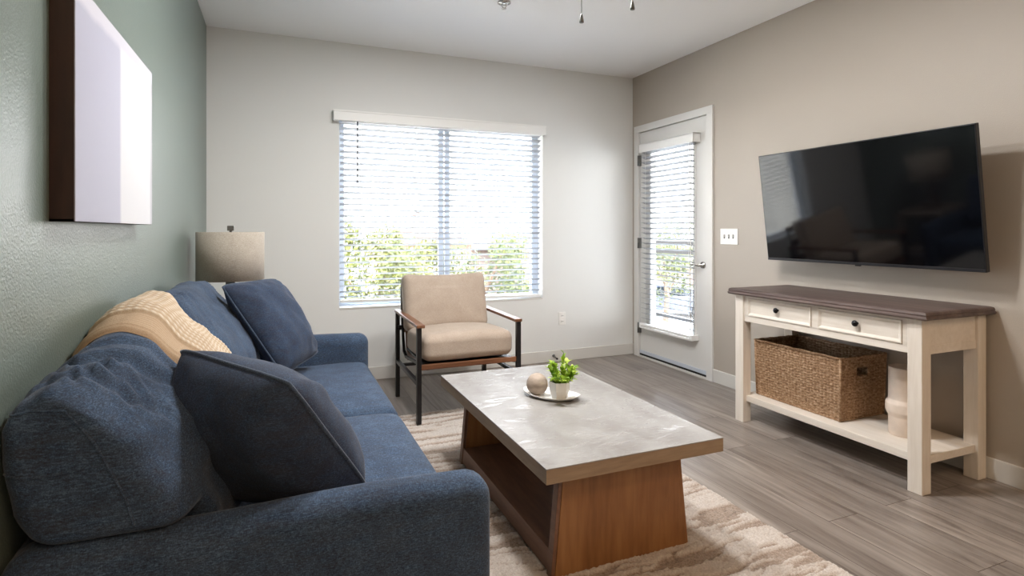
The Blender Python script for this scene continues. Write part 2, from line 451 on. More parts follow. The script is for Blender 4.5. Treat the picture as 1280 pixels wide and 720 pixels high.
# door with glass
d1 = thing('door_1', 'white glazed balcony door with its own blind in the taupe right wall', 'door', (XR, 4.11, 0)); d1['kind'] = 'structure'
cx0, cx1 = XR-.016, XR+.03
m = MB(); m.box(cx0, cx1, DY0-.066, DY0+.004, 0, DZ1-.004, .002).box(cx0, cx1, DY1-.004, DY1+.066, 0, DZ1-.004, .002).box(cx0, cx1, DY0-.066, DY1+.066, DZ1-.004, DZ1+.06, .002)
m.build('door_casing', 'door', d1)
m = MB(); m.box(XR+.02, XR+T, DY0-.002, DY0+.012, 0, DZ1).box(XR+.02, XR+T, DY1-.012, DY1+.002, 0, DZ1).box(XR+.02, XR+T, DY0, DY1, DZ1-.012, DZ1).build('door_jamb', 'door', d1)
sx0, sx1, sy0, sy1, sz0, sz1 = XR+.004, XR+.048, DY0+.014, DY1-.014, .03, DZ1-.014
gy0, gy1, gz0, gz1 = 3.80, 4.405, .30, 1.97
m = MB(); m.box(sx0, sx1, sy0, gy0, sz0, sz1).box(sx0, sx1, gy1, sy1, sz0, sz1).box(sx0, sx1, gy0, gy1, sz0, gz0).box(sx0, sx1, gy0, gy1, gz1, sz1)
m.build('door_slab', 'door', d1)
m = MB(); a = XR-.006
for (p0, p1, q0, q1) in ((gy0-.02, gy0+.012, gz0+.012, gz1-.012), (gy1-.012, gy1+.02, gz0+.012, gz1-.012)): m.box(a, sx1+.004, p0, p1, q0, q1, .004)
m.box(a, sx1+.004, gy0-.02, gy1+.02, gz0-.02, gz0+.012, .004).box(a, sx1+.004, gy0-.02, gy1+.02, gz1-.012, gz1+.02, .004)
m.build('glazing_bead', 'door', d1)
MB().box(XR+.024, XR+.029, gy0, gy1, gz0, gz1).build('pane', 'glass', d1)
for z in (.28, 1.10, 1.90):
    m = MB(); m.tube([(XR-.018, DY1-.006, z-.05), (XR-.018, DY1-.006, z+.05)], .008, 10).box(XR-.017, XR+.006, DY1-.03, DY1+.0, z-.05, z+.05, .001)
    m.build('hinge', 'hinge', d1)
m = MB(); m.lathe([(0, -.058), (.012, -.058), (.012, -.012), (.026, -.012), (.029, 0), (.029, .01)], (XR+.003, 3.695, .935), 24, axis='x')
m.tube([(XR-.05, 3.695, .935), (XR-.054, 3.73, .936), (XR-.052, 3.78, .934), (XR-.048, 3.80, .932)], [.011, .0095, .008, .007], 10)
m.build('lever_handle', 'chrome', d1)
MB().box(XR-.006, XR+.003, sy0, sy1, .034, .066, .002).build('door_sweep', 'vinyl', d1)
MB().box(XR-.004, XR+.06, sy0, sy1, .017, .033).build('sweep_gap_shade', 'rubber', d1)  # dark strip standing in for the shade in the gap under the door
MB().box(XR-.016, XR+T, DY0+.004, DY1-.004, -.002, .016, .003).build('threshold', 'trim', d1)

db = thing('door_blind', 'narrow white slat blind mounted on the glazed balcony door', 'blind', (XR-.03, 4.1, 2.0))
m = MB(); m.box(XR-.082, XR-.07, 3.722, 4.478, 1.958, 2.036, .004).box(XR-.08, XR-.002, 3.722, 3.732, 1.958, 2.036, .002).box(XR-.08, XR-.002, 4.468, 4.478, 1.958, 2.036, .002).box(XR-.082, XR-.002, 3.722, 4.478, 2.026, 2.038, .002)
m.build('valance', 'blind', db)
MB().box(XR-.062, XR-.006, 3.745, 4.455, 1.97, 2.02, .003).build('head_rail', 'blind', db)
m = MB(); xb = XR-.036
for i in range(34):
    z = 1.955-.0475*i
    slat(m, 3.775, 4.47, xb, z, z, 'y', math.radians(18), .024)
m.build('slats', 'slat', db)
m = MB(); m.box(xb-.027, xb+.027, 3.775, 4.47, .318, .338, .004).build('bottom_rail', 'blind', db)
m = MB()
m.box(xb-.034, XR+.004, 3.745, 3.772, .30, .345, .003).box(xb-.034, XR+.004, 4.473, 4.49, .30, .345, .003).box(xb-.034, xb+.03, 3.76, 4.48, .296, .312, .003)
m.build('hold_down_bracket', 'blind', db)
for y in (3.80, 4.40):
    m = MB()
    for dx in (-.026, .026): m.tube([(xb+dx, y, 1.97), (xb+dx, y, .33)], .0013, 5)
    m.build('ladder_cord', 'cord', db)
MB().tube([(xb-.03, 3.772, 1.965), (xb-.03, 3.770, .36)], .004, 6).build('edge_cord', 'cord', db)

# switch, outlet, door stop, sprinkler
sw = thing('light_switch', 'white three toggle switch plate on the taupe wall beside the door', 'light switch', (XR, 3.398, 1.175))
MB().box(XR-.007, XR+.001, 3.306, 3.490, 1.113, 1.237, .003).build('switch_plate', 'plastic', sw)
for k in range(3):
    y = 3.398+(k-1)*.046
    MB().box(XR-.009, XR-.006, y-.006, y+.006, 1.16, 1.19).build('toggle_slot', 'plastic_slot', sw)
    MB().hexa([(XR-.007, y-.0045, 1.168), (XR-.007, y+.0045, 1.168), (XR-.007, y+.0045, 1.184), (XR-.007, y-.0045, 1.184)], [(XR-.02, y-.0035, 1.184), (XR-.02, y+.0035, 1.184), (XR-.02, y+.0035, 1.192), (XR-.02, y-.0035, 1.192)], .001).build('toggle', 'plastic', sw)
ot = thing('wall_outlet', 'small pale outlet plate low on the far wall under the window corner', 'outlet', (2.458, YF, .396))
MB().box(2.423, 2.493, YF-.007, YF+.001, .336, .456, .003).build('outlet_plate', 'plastic', ot)
for z in (.37, .424):
    MB().box(2.441, 2.475, YF-.0095, YF-.006, z-.014, z+.014, .004).build('receptacle', 'plastic', ot)
    MB().box(2.450, 2.453, YF-.0105, YF-.009, z-.006, z+.006).box(2.463, 2.466, YF-.0105, YF-.009, z-.006, z+.006).build('slot', 'plastic_slot', ot)
ds = thing('door_stop', 'small spring door stop on the far baseboard behind the plant', 'door stop', (2.36, YF-.014, .055))
m = MB(); hx = [(2.36+.006*math.cos(t*.9), YF-.02-.0022*t*.5, .06+.006*math.sin(t*.9)-.0003*t) for t in range(0, 56)]
m.tube(hx, .0016, 5).build('spring', 'hinge', ds)
MB().lathe([(0, 0), (.013, 0), (.013, .006), (.008, .008), (0, .008)], (2.36, YF-.022, .06), 16, axis='y').build('mount_plate', 'hinge', ds)
MB().lathe([(0, 0), (.009, 0), (.009, .014), (0, .014)], (2.36, YF-.096, .045), 14, axis='y').build('rubber_tip', 'rubber', ds)
sp = thing('fire_sprinkler', 'small round sprinkler head on the white ceiling', 'sprinkler', (1.378, 3.456, HC))
MB().lathe([(0, .002), (.045, .002), (.043, -.006), (.02, -.012), (0, -.012)], (1.378, 3.456, HC), 28).build('escutcheon', 'chrome', sp)
m = MB(); m.tube([(1.364, 3.456, HC-.01), (1.362, 3.456, HC-.025), (1.376, 3.456, HC-.04)], .003, 6).tube([(1.392, 3.456, HC-.01), (1.394, 3.456, HC-.025), (1.380, 3.456, HC-.04)], .003, 6)
m.build('yoke', 'chrome', sp)
MB().lathe([(0, -.040), (.016, -.040), (.016, -.043), (0, -.045)], (1.378, 3.456, HC), 16).build('deflector', 'chrome', sp)

# ceiling fan above the frame: only its two pull chains hang into view
FX, FY = 1.13, 1.80
fan = thing('ceiling_fan', 'ceiling fan above the view with two pull chains hanging down', 'ceiling fan', (FX, FY, HC))
MB().lathe([(0, .002), (.07, .002), (.065, -.03), (.03, -.06), (0, -.06)], (FX, FY, HC), 28).build('canopy', 'fan', fan)
MB().tube([(FX, FY, HC-.05), (FX, FY, HC-.16)], .014, 12).build('downrod', 'fan', fan)
MB().lathe([(0, -.15), (.08, -.155), (.115, -.19), (.115, -.25), (.09, -.285), (.06, -.30), (0, -.30)], (FX, FY, HC), 36).build('motor_housing', 'fan', fan)
for k in range(5):
    a = 2*PI*k/5+.35; R = Matrix.Translation((FX, FY, HC-.265)) @ Matrix.Rotation(a, 4, 'Z') @ Matrix.Rotation(math.radians(11), 4, 'X')
    MB().box(.16, .60, -.06, .06, -.004, .004, .003, mat=R).build('blade', 'fan_blade', fan)
    MB().box(.08, .22, -.018, .018, .002, .008, .002, mat=R).build('blade_iron', 'fan', fan)
MB().lathe([(0, -.33), (.085, -.33), (.095, -.30), (.09, -.29), (0, -.29)], (FX, FY, HC), 30).build('switch_cup', 'fan', fan)
for (x, y, z) in ((1.051, 1.85, 2.004), (1.209, 1.75, 2.040)):
    c = MB().tube([(x, y, HC-.31), (x, y, z+.03)], .0013, 6).build('pull_chain', 'hinge', fan)
    MB().lathe([(0, 0), (.0085, 0), (.0085, .006), (.004, .028), (.002, .034), (0, .034)], (x, y, z), 12).build('fob', 'hinge', c)

# ------------------------------------------------------------------ wall art
ar = thing('wall_art', 'large white and lavender abstract canvas in deep dark wooden frame', 'wall art', (XL, 1.617, 1.245))
AY0, AY1, AZ0, AZ1, AX = 1.617, 2.486, 1.245, 1.818, XL+.05
m = MB(); t_ = .007
m.box(XL, AX-.002, AY0, AY0+t_, AZ0, AZ1, .001).box(XL, AX-.002, AY1-t_, AY1, AZ0, AZ1, .001).box(XL, AX-.002, AY0, AY1, AZ0, AZ0+t_, .001).box(XL, AX-.002, AY0, AY1, AZ1-t_, AZ1, .001)
m.build('frame', 'art_side', ar)
MB().box(XL+.004, AX, AY0+.0005, AY1-.0005, AZ0+.0005, AZ1-.0005, .001).build('canvas', 'art', ar)

# ------------------------------------------------------------------ sofa
sf = thing('sofa', 'navy denim three seat sofa along the dark green wall', 'sofa', (0, 2.4, 0))
SY0, SY1 = 1.30, 3.535; AW = .135; SXF = .497
def arm_bm(y0, y1):
    def fn(p, h, c):
        q = p+c
        q.z += .004*math.sin(q.x*9)*(1 if p.z > 0 else 0)
        return q
    return MB().soft(((SXF-.485)/2+.0, (y0+y1)/2, .355), (SXF+.485, y1-y0, .51), .055, 30, fn)
for (a, b) in ((SY0, SY0+AW), (SY1-AW, SY1)):
    o = arm_bm(a, b).build('arm', 'denim', sf)
m = MB(); m.soft((.0, 2.417, .20), (.90, SY1-SY0-.26, .20), .02, 12).build('base', 'denim', sf)
def backframe(p, h, c):
    q = p+c; return q
MB().soft((-.43, 2.417, .35), (.11, SY1-SY0-.03, .50), .03, 18).build('back_frame', 'denim', sf)
def seat_fn(p, h, c):
    u, v = p.x/h.x, p.y/h.y
    q = p+c
    if p.z > 0: q.z += .022*(1-u*u)*(1-v*v)
    if u > .6: q.z -= .012*((u-.6)/.4)**2
    q.z += .003*nz((q.x*4, q.y*4, 3))
    return q
SC = []
for (a, b) in ((1.437, 2.413), (2.417, 3.398)):
    MB().soft((.135, (a+b)/2, .375), (.70, b-a, .17), .045, 26, seat_fn).build('seat_cushion', 'denim', sf)

def tab(tb, z):
    for (z0, v0), (z1, v1) in zip(tb, tb[1:]):
        if z <= z1: t = max(0, (z-z0)/(z1-z0)); t = t*t*(3-2*t)*.5+t*.5; return v0+(v1-v0)*t
    return tb[-1][1]
XFR = [(.47, -.085), (.58, -.085), (.68, -.11), (.78, -.165), (.87, -.22), (.945, -.265), (1.0, -.29)]
XBK = [(.47, -.35), (.58, -.42), (.68, -.472), (.78, -.486), (.87, -.487), (.945, -.484), (1.0, -.48)]
TOPN = [(-1, .905), (-.7, .925), (-.31, .950), (.2, .975), (.6, .985), (1, .955)]
TOPF = [(-1, .955), (-.5, .975), (.2, .975), (.7, .955), (1, .925)]
CREASE = [(1.43, .25, .011, .016, 0), (1.50, -.2, .008, .014, 1.3), (1.585, .5, .012, .018, 2.1), (1.66, .1, .007, .015, 3.9), (1.74, -.4, .007, .02, 5.0)]
def cushion_fn(near):
    tops = TOPN if near else TOPF
    sd = 0 if near else 4.3
    def fn(p, h, c):
        u, v, w = p.x/h.x, p.y/h.y, p.z/h.z
        y = c.y+p.y
        top = tab(tops, v); bot = .468
        if near and y < 1.50: k = min(1, (1.50-y)/.06); bot = .468+(.607-.468)*k*k*(3-2*k)
        z = bot+(w+1)/2*(top-bot)
        zz = .47+(w+1)/2*.53
        xf, xb = tab(XFR, z), tab(XBK, z)
        e = max(0, abs(v)-.3)/.7
        xf -= (.095 if near and v < 0 else .035)*e**1.5
        x = xb+(xf-xb)*(u+1)/2
        z -= .075*abs(u)**2.4*max(0, w)**2-.008*max(0, w)
        x += (.016*nz((v*2.6+sd, z*8, 1.7+sd))+.007*nz((v*7+sd, z*5+3, u+2)))*(.3+.7*max(0, u+.4))
        z += .012*nz((v*2.4+sd, u*2, 5.1+sd))*max(0, w)
        # creases running off the top near the ends
        k = math.exp(-((abs(v)-.72)/.16)**2)*max(0, w+.2)
        z += .010*k*math.sin((y*1.0+x*1.3)*95+3*nz((v*3, u*3, sd)))*(.5+.5*nz((v*4, u*2, 9+sd)))
        k2 = math.exp(-((v-.05)/.25)**2)*max(0, w)
        z += .004*k2*math.sin((y+x*.8)*60)
        if near:
            sx_ = max(0, w+.1)*(1 if u > -1 else 0)
            for (yc, sl, dep, wid, ph) in CREASE:
                dd = (y-yc-sl*(x+.33)-.02*math.sin((x+z)*14+ph))/wid
                fade = max(0, min(1, 1.2-abs(x+.33-.05*math.sin(ph*3))/.17))
                z += (-dep*math.exp(-dd*dd)+.55*dep*math.exp(-(dd-1.6)**2))*fade*sx_
        return Vector((max(x, XL+.005), y, z))
    return fn
b1 = MB().soft((-.285, 1.870, .705), (.27, 1.090, .47), .050, 84, cushion_fn(True))
b2 = MB().soft((-.285, 2.905, .700), (.27, .97, .47), .062, 40, cushion_fn(False))
BV = [BVHTree.FromPolygons([Vector(p) for p in b.v], b.f) for b in (b1, b2)]
c1 = b1.build('back_cushion', 'denim', sf); c2 = b2.build('back_cushion', 'denim', sf)
# seams on the near end panel, laid on the cushion's surface
def seam(bv, pts, cush_obj, r=.0028):
    out = []
    for i in range(len(pts)-1):
        for k in range(8):
            t = k/8; x = pts[i][0]*(1-t)+pts[i+1][0]*t; z = pts[i][1]*(1-t)+pts[i+1][1]*t
            hit = bv.ray_cast(Vector((x, .9, z)), Vector((0, 1, 0)))
            if hit[0] and hit[0].y < 1.6: out.append(hit[0]+Vector((0, -.0005, 0)))
    if len(out) > 2: MB().tube(out, r, 8).build('seam_welt', 'denim', cush_obj)
seam(BV[0], [(-.484, .872), (-.43, .883), (-.38, .878), (-.335, .815), (-.308, .755), (-.280, .69), (-.265, .628)], c1)
seam(BV[0], [(-.486, .765), (-.42, .757), (-.36, .760), (-.308, .768)], c1)
for x in (-.40, .40):
    for y in (SY0+.08, SY1-.08):
        MB().lathe([(0, 0), (.022, 0), (.032, .10), (.0, .10)], (x, y, .012 if x > 0 else 0.0), 16).build('leg', 'rubber', sf)

# ------------------------------------------------------------------ throw pillows
def pillow(name, A, B, C, D, T_, label, seed, sag=.0):
    A, B, C, D = map(Vector, (A, B, C, D)); ctr = (A+B+C+D)/4
    nrm = (B-A).cross(D-A).normalized()
    root = thing(name, label, 'throw pillow', (ctr.x, ctr.y, min(A.z, B.z, C.z, D.z)))
    N = 34
    def pos(u, v, side):
        # u, v in -1..1; edges drawn in between the corners
        q_ = 1-.055*(u*v)**4; uu = u*q_*(1-.03*(1-v*v)*abs(u)**2); vv = v*q_*(1-.03*(1-u*u)*abs(v)**2)
        a, b = (uu+1)/2, (vv+1)/2
        p = A*(1-a)*(1-b)+B*a*(1-b)+C*a*b+D*(1-a)*b
        hgt = T_*(max(0, (1-u**4)*(1-v**4))**.62)*(1-.12*(u*u+v*v))
        w = .011*nz((u*2.4+seed, v*2.4, side*3+seed))+.005*nz((u*6+seed, v*6, side*7))
        # puckers running in from the corners
        for cu in (-1, 1):
            for cv in (-1, 1):
                dd = math.hypot(u-cu, v-cv); ang = math.atan2(v-cv, u-cu)
                w += .006*math.exp(-((dd-.42)/.25)**2)*math.sin(ang*9+seed)
        ed = (1-u**8)*(1-v**8)
        return p+nrm*side*(hgt+w*ed)
    m = MB()
    for side in (-1, 1):
        m.grid(lambda s, t: pos(math.sin((s-.5)*PI), math.sin((t-.5)*PI), side), N, N)
    m.build('pillow_cover', 'denim_pillow', root)
    bd = []
    K = 26
    for k in range(K): bd.append(pos(-1+2*k/K, -1, 0))
    for k in range(K): bd.append(pos(1, -1+2*k/K, 0))
    for k in range(K): bd.append(pos(1-2*k/K, 1, 0))
    for k in range(K): bd.append(pos(-1, 1-2*k/K, 0))
    MB().tube(bd, .0055, 8, closed=True).build('piping', 'piping', root)
    return root
pillow('throw_pillow', (-.243, 1.69, .922), (.022, 1.37, .882), (.228, 1.53, .535), (-.11, 1.745, .475), .125, 'navy pillow seen from behind, propped on the near sofa arm', 1.3)
pillow('throw_pillow', (-.26, 3.00, .965), (-.015, 3.33, .965), (.205, 3.24, .555), (.02, 2.90, .525), .095, 'navy pillow facing forward in the far corner of the sofa below the lamp', 4.1)

# ------------------------------------------------------------------ knitted throw over the back cushion
def throw():
    y0, y1 = 1.715, 2.255; cx, cz = -.32, .70
    NU, NV = 150, 300
    a0, a1 = math.radians(196), math.radians(-6)
    rad = {}
    NY = 24
    tab = []
    for i in range(NY):
        y = y0+(y1-y0)*i/(NY-1); row = []
        for j in range(NV):
            a = a0+(a1-a0)*j/(NV-1); d = Vector((math.cos(a), 0, math.sin(a)))
            best = .16
            for bv in BV:
                h = bv.ray_cast(Vector((cx, y, cz))+d*1.0, -d)
                if h[0]: best = max(best, 1.0-h[3])
            row.append(best)
        tab.append(row)
    for _ in range(4):
        tab = [[(tab[max(0, i-1)][j]+tab[min(NY-1, i+1)][j]+tab[i][max(0, j-1)]+tab[i][min(NV-1, j+1)]+2*tab[i][j])/6 for j in range(NV)] for i in range(NY)]
    def R(y, j):
        t = (y-y0)/(y1-y0)*(NY-1); i = min(NY-2, max(0, int(t))); f = t-i
        return tab[i][j]*(1-f)+tab[i+1][j]*f
    ribs = []
    def pt(i, j, off):
        u = i/(NU-1); v = j/(NV-1)
        y = y0+(y1-y0)*u+.018*math.sin(v*5+.6)*(1-u)+.02*math.sin(v*4)*u
        a = a0+(a1-a0)*v; d = Vector((math.cos(a), 0, math.sin(a)))
        r = R(y, j)+off
        p = Vector((cx, y, cz))+d*r
        p.x = max(p.x, XL+.004+off*.05)
        return p
    top = []; bot = []; rib = []
    for i in range(NU):
        u = i/(NU-1)
        for j in range(NV):
            v = j/(NV-1)
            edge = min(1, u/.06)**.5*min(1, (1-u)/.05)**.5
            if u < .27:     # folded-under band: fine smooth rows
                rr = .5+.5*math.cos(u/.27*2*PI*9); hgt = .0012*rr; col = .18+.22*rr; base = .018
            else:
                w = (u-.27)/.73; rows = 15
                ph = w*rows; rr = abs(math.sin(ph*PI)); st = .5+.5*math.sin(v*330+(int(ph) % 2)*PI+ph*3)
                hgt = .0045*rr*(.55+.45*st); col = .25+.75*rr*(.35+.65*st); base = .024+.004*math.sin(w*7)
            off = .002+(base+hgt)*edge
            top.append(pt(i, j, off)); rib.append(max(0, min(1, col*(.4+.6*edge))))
            bot.append(pt(i, j, .002)); 
    n = NU*NV; vs = top+bot; fs = []
    for i in range(NU-1):
        for j in range(NV-1):
            q = (i*NV+j, (i+1)*NV+j, (i+1)*NV+j+1, i*NV+j+1); fs.append(q); fs.append(tuple(n+k for k in q[::-1]))
    for j in range(NV-1):
        fs.append((j, j+1, n+j+1, n+j)); q = (NU-1)*NV; fs.append((q+j+1, q+j, n+q+j, n+q+j+1))
    for i in range(NU-1):
        fs.append(((i+1)*NV, i*NV, n+i*NV, n+(i+1)*NV)); e = NV-1; fs.append((i*NV+e, (i+1)*NV+e, n+(i+1)*NV+e, n+i*NV+e))
    m = MB(); m.add(vs, fs, True)
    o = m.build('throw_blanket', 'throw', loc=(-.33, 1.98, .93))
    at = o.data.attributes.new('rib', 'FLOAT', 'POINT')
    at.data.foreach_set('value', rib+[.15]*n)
    tag(o, 'tan knitted throw blanket draped over the sofa back', 'blanket')
throw()

# ------------------------------------------------------------------ side table and lamp
st = thing('side_table', 'small wooden side table under the lamp behind the far sofa arm', 'side table', (-.25, 3.83, 0))
MB().box(-.465, -.02, 3.60, 4.07, .575, .61, .006).build('table_top', 'side_table', st)
for x in (-.44, -.05):
    for y in (3.63, 4.04):
        MB().box(x-.02, x+.02, y-.02, y+.02, 0, .58, .003).build('leg', 'side_table', st)
MB().box(-.445, -.045, 3.62, 4.05, .18, .20, .004).build('shelf', 'side_table', st)
lp = thing('table_lamp', 'table lamp with drum linen shade in the far left corner', 'lamp', (-.268, 3.80, .61))
LC = (-.268, 3.80)
m = MB(); m.lathe([(.185, .925), (.187, .9255), (.187, 1.2125), (.185, 1.213), (.183, 1.2125), (.183, .9255), (.185, .925)], (LC[0], LC[1], 0), 64).build('lamp_shade', 'shade', lp)
m = MB()
ringpts = lambda z: [(LC[0]+.182*math.cos(t*PI/20), LC[1]+.182*math.sin(t*PI/20), z) for t in range(40)]
MB().tube(ringpts(.932), .003, 6, closed=True).build('lower_ring', 'hinge', lp)
m.tube(ringpts(1.205), .003, 6, closed=True)
for k in range(3):
    a = k*2*PI/3+.4; m.tube([(LC[0], LC[1], 1.20), (LC[0]+.182*math.cos(a), LC[1]+.182*math.sin(a), 1.205)], .0025, 6)
m.build('shade_ring', 'hinge', lp)
m = MB(); m.box(LC[0]-.075, LC[0]+.075, LC[1]-.075, LC[1]+.075, .61, .632, .004)
m.hexa([(LC[0]-.032, LC[1]-.032, .632), (LC[0]+.032, LC[1]-.032, .632), (LC[0]+.032, LC[1]+.032, .632), (LC[0]-.032, LC[1]+.032, .632)], [(LC[0]-.022, LC[1]-.022, .90), (LC[0]+.022, LC[1]-.022, .90), (LC[0]+.022, LC[1]+.022, .90), (LC[0]-.022, LC[1]+.022, .90)], .003)
m.build('lamp_base', 'lamp_base', lp)
m = MB(); m.box(LC[0]-.026, LC[0]+.026, LC[1]-.026, LC[1]+.026, .89, .915, .004).tube([(LC[0], LC[1], .91), (LC[0], LC[1], 1.215)], .006, 10).build('neck', 'hinge', lp)
MB().lathe([(0, 1.0), (.012, 1.0), (.014, 1.03), (.028, 1.07), (.03, 1.10), (.02, 1.125), (0, 1.13)], (LC[0]+.035, LC[1], -.02), 20).build('bulb', 'plastic', lp)
m = MB(); m.box(LC[0]-.019, LC[0]+.019, LC[1]-.019, LC[1]+.019, 1.222, 1.252, .003).tube([(LC[0], LC[1], 1.20), (LC[0], LC[1], 1.226)], .008, 10).build('finial', 'hinge', lp)

# ------------------------------------------------------------------ armchair
ac = thing('armchair', 'cream cushioned armchair with black metal frame and wooden armrests under the window', 'armchair', (1.15, 3.8, .0))
ax0, ax1, ay0, ay1 = .795, 1.500, 3.455, 4.165; r_ = .0145; AZ = .615
def bar(m, p, q, w=.0145): m.tube([p, q], w*1.414, 4, sq=True)
RZ = .0135      # top of the rug, under the front feet
for x, zf in ((ax0+r_, RZ), (ax1-r_, RZ)):
    m = MB(); bar(m, (x, ay0+r_, zf), (x, ay0+r_, AZ)); m.build('leg', 'black_metal', ac)
    m = MB(); bar(m, (x, ay1-r_, 0), (x, ay1-r_, AZ)); m.build('leg', 'black_metal', ac)
    s = 1 if x < 1.1 else -1
    m = MB(); bar(m, (x, ay0+.02, .262), (x, ay1-.02, .262), .012)
    m.build('side_stretcher', 'black_metal', ac)
    xi = x+s*.036
    pts = [(xi, ay0+.02, .368), (xi, ay0+.20, .352), (xi, ay0+.40, .332), (xi, ay0+.56, .318), (xi, ay0+.635, .345), (xi, ay0+.675, .45), (xi, ay0+.70, .60), (xi, ay0+.735, .80)]
    m = MB(); m.tube(pts, .0125, 4, sq=True); bar(m, (x, ay0+.03, .366), (xi, ay0+.03, .366), .01); bar(m, (x, ay1-.05, .52), (xi, ay1-.03, .52), .009)
    m.build('side_frame', 'black_metal', ac)
    # wooden side rail, curved up behind the cushions
    xw = x+s*.062
    m = MB(); pr = [(ay0+.03, .365, .34), (ay0+.30, .352, .325), (ay0+.52, .335, .305), (ay0+.60, .345, .30), (ay0+.65, .42, .33), (ay0+.675, .56, .50), (ay0+.70, .70, .66)]
    vs = []
    for (y, zt, zb) in pr: vs += [(xw-.009, y, zb), (xw+.009, y, zb), (xw+.009, y-.01, zt), (xw-.009, y-.01, zt)]
    fs = [(3, 2, 1, 0)]
    for i in range(len(pr)-1):
        for k in range(4): fs.append((i*4+k, i*4+(k+1) % 4, (i+1)*4+(k+1) % 4, (i+1)*4+k))
    e = (len(pr)-1)*4; fs.append((e, e+1, e+2, e+3)); m.add(vs, fs, True); m.build('side_rail', 'walnut', ac)
    xo = x-s*.022
    xa, xb_ = min(x-s*.019, x+s*.034), max(x-s*.019, x+s*.034)
    m = MB(); m.hexa([(xa, ay0-.012, AZ-.002), (xb_, ay0-.012, AZ-.002), (xb_, ay1+.01, AZ+.004), (xa, ay1+.01, AZ+.004)], [(xa, ay0-.012, AZ+.018), (xb_, ay0-.012, AZ+.018), (xb_, ay1+.01, AZ+.024), (xa, ay1+.01, AZ+.024)], .004)
    m.build('armrest', 'walnut', ac)
m = MB(); m.box(ax0+.028, ax1-.028, ay0+.012, ay0+.034, .345, .378, .004).build('front_rail', 'walnut_x', ac)
MB().box(ax0+.06, ax1-.06, ay0+.56, ay0+.585, .29, .32, .004).build('rear_rail', 'walnut_x', ac)
m = MB(); bar(m, (ax0+r_, ay0+.56, .262), (ax1-r_, ay0+.56, .262), .010); bar(m, (ax1-.02, ay0+.04, .345), (ax1-.26, ay0+.5, .31), .010); bar(m, (ax0+.02, ay1-r_, .50), (ax1-.02, ay1-r_, .50), .010)
m.box(ax0+.06, ax1-.06, ay0+.03, ay0+.60, .362, .372); m.build('seat_support', 'black_metal', ac)
m = MB()
for z in (.50, .66, .80): m.box(ax0+.05, ax1-.05, ay0+.70+(z-.6)*.2, ay0+.715+(z-.6)*.2, z-.03, z+.03, .003)
m.build('back_slat', 'walnut_x', ac)
def ch_seat(p, h, c):
    u, v = p.x/h.x, p.y/h.y
    q = p+c
    if p.z > 0: q.z += .035*(1-u*u)*(1-v*v*.8)
    q.y -= .012*(1-u*u)*(1 if v < -.5 else 0)*abs(v)
    q.z -= .045*(v+1)/2*.5
    q.x += .006*math.copysign(1, u)*(1-v*v)*abs(u)
    q += Vector((.002, .002, .003))*nz((q.x*7, q.y*7, q.z*7))
    return q
MB().soft((1.1475, 3.735, .472), (.615, .53, .165), .052, 26, ch_seat).build('seat_cushion', 'cream', ac)
def ch_back(p, h, c):
    u, w = p.x/h.x, p.z/h.z
    q = p.copy()
    q.x *= 1-.0*w
    q.y -= .03*(1-u*u)*(1-w*w)*(1 if p.y < 0 else .2)
    q.z += -.012*(1-u*u)*(1 if w > .5 else 0)+.010*abs(u)**4*(1 if w > .5 else 0)
    q += Vector((0, .003, .003))*nz((q.x*6, q.y*6, q.z*6+9))
    q = Matrix.Rotation(math.radians(-15), 3, 'X') @ q
    return q+c
MB().soft((1.135, 4.03, .700), (.62, .145, .41), .05, 26, ch_back).build('back_cushion', 'cream', ac)

# ------------------------------------------------------------------ rug
def rug():
    x0, x1, y0, y1 = .14, 1.872, .55, 3.68
    nx, ny = 240, 430
    vs = []; hs = []
    for i in range(nx):
        for j in range(ny):
            x = x0+(x1-x0)*i/(nx-1); y = y0+(y1-y0)*j/(ny-1)
            yy = y+.06*nz((x*2.2, y*1.5, 0))+.018*nz((x*9, y*6, 2))
            a = nz((x*1.9+3, yy*24, 5))+.4*nz((x*6, yy*52, 8)); b = nz((x*1.3+9, yy*4, 12))
            k = max(0, min(1, (a+.16+.25*b)/.07))                     # ragged raised rows between low woven ones
            line = max(0, 1-abs(nz((x*1.9+40, yy*13, 3)))/.035)        # carved lines
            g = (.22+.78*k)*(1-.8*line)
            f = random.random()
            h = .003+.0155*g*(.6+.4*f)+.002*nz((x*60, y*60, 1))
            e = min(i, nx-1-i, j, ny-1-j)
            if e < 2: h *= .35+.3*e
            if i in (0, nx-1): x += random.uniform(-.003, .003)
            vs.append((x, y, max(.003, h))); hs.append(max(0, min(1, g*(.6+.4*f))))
    fs = []
    for i in range(nx-1):
        for j in range(ny-1): fs.append((i*ny+j, (i+1)*ny+j, (i+1)*ny+j+1, i*ny+j+1))
    n0 = len(vs)
    ring = [i*ny for i in range(nx)]+[(nx-1)*ny+j for j in range(1, ny)]+[i*ny+ny-1 for i in range(nx-2, -1, -1)]+[j for j in range(ny-2, 0, -1)]
    vs += [(vs[k][0], vs[k][1], .0005) for k in ring]; R = len(ring)
    for k in range(R): fs.append((ring[k], ring[(k+1) % R], n0+(k+1) % R, n0+k))
    fs.append(tuple(n0+k for k in range(R)))
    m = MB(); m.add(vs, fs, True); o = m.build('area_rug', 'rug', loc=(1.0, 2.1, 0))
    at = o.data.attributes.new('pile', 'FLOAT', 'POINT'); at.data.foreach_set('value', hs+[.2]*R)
    tag(o, 'cream textured wool rug with carved streaks under the coffee table', 'rug')
rug()

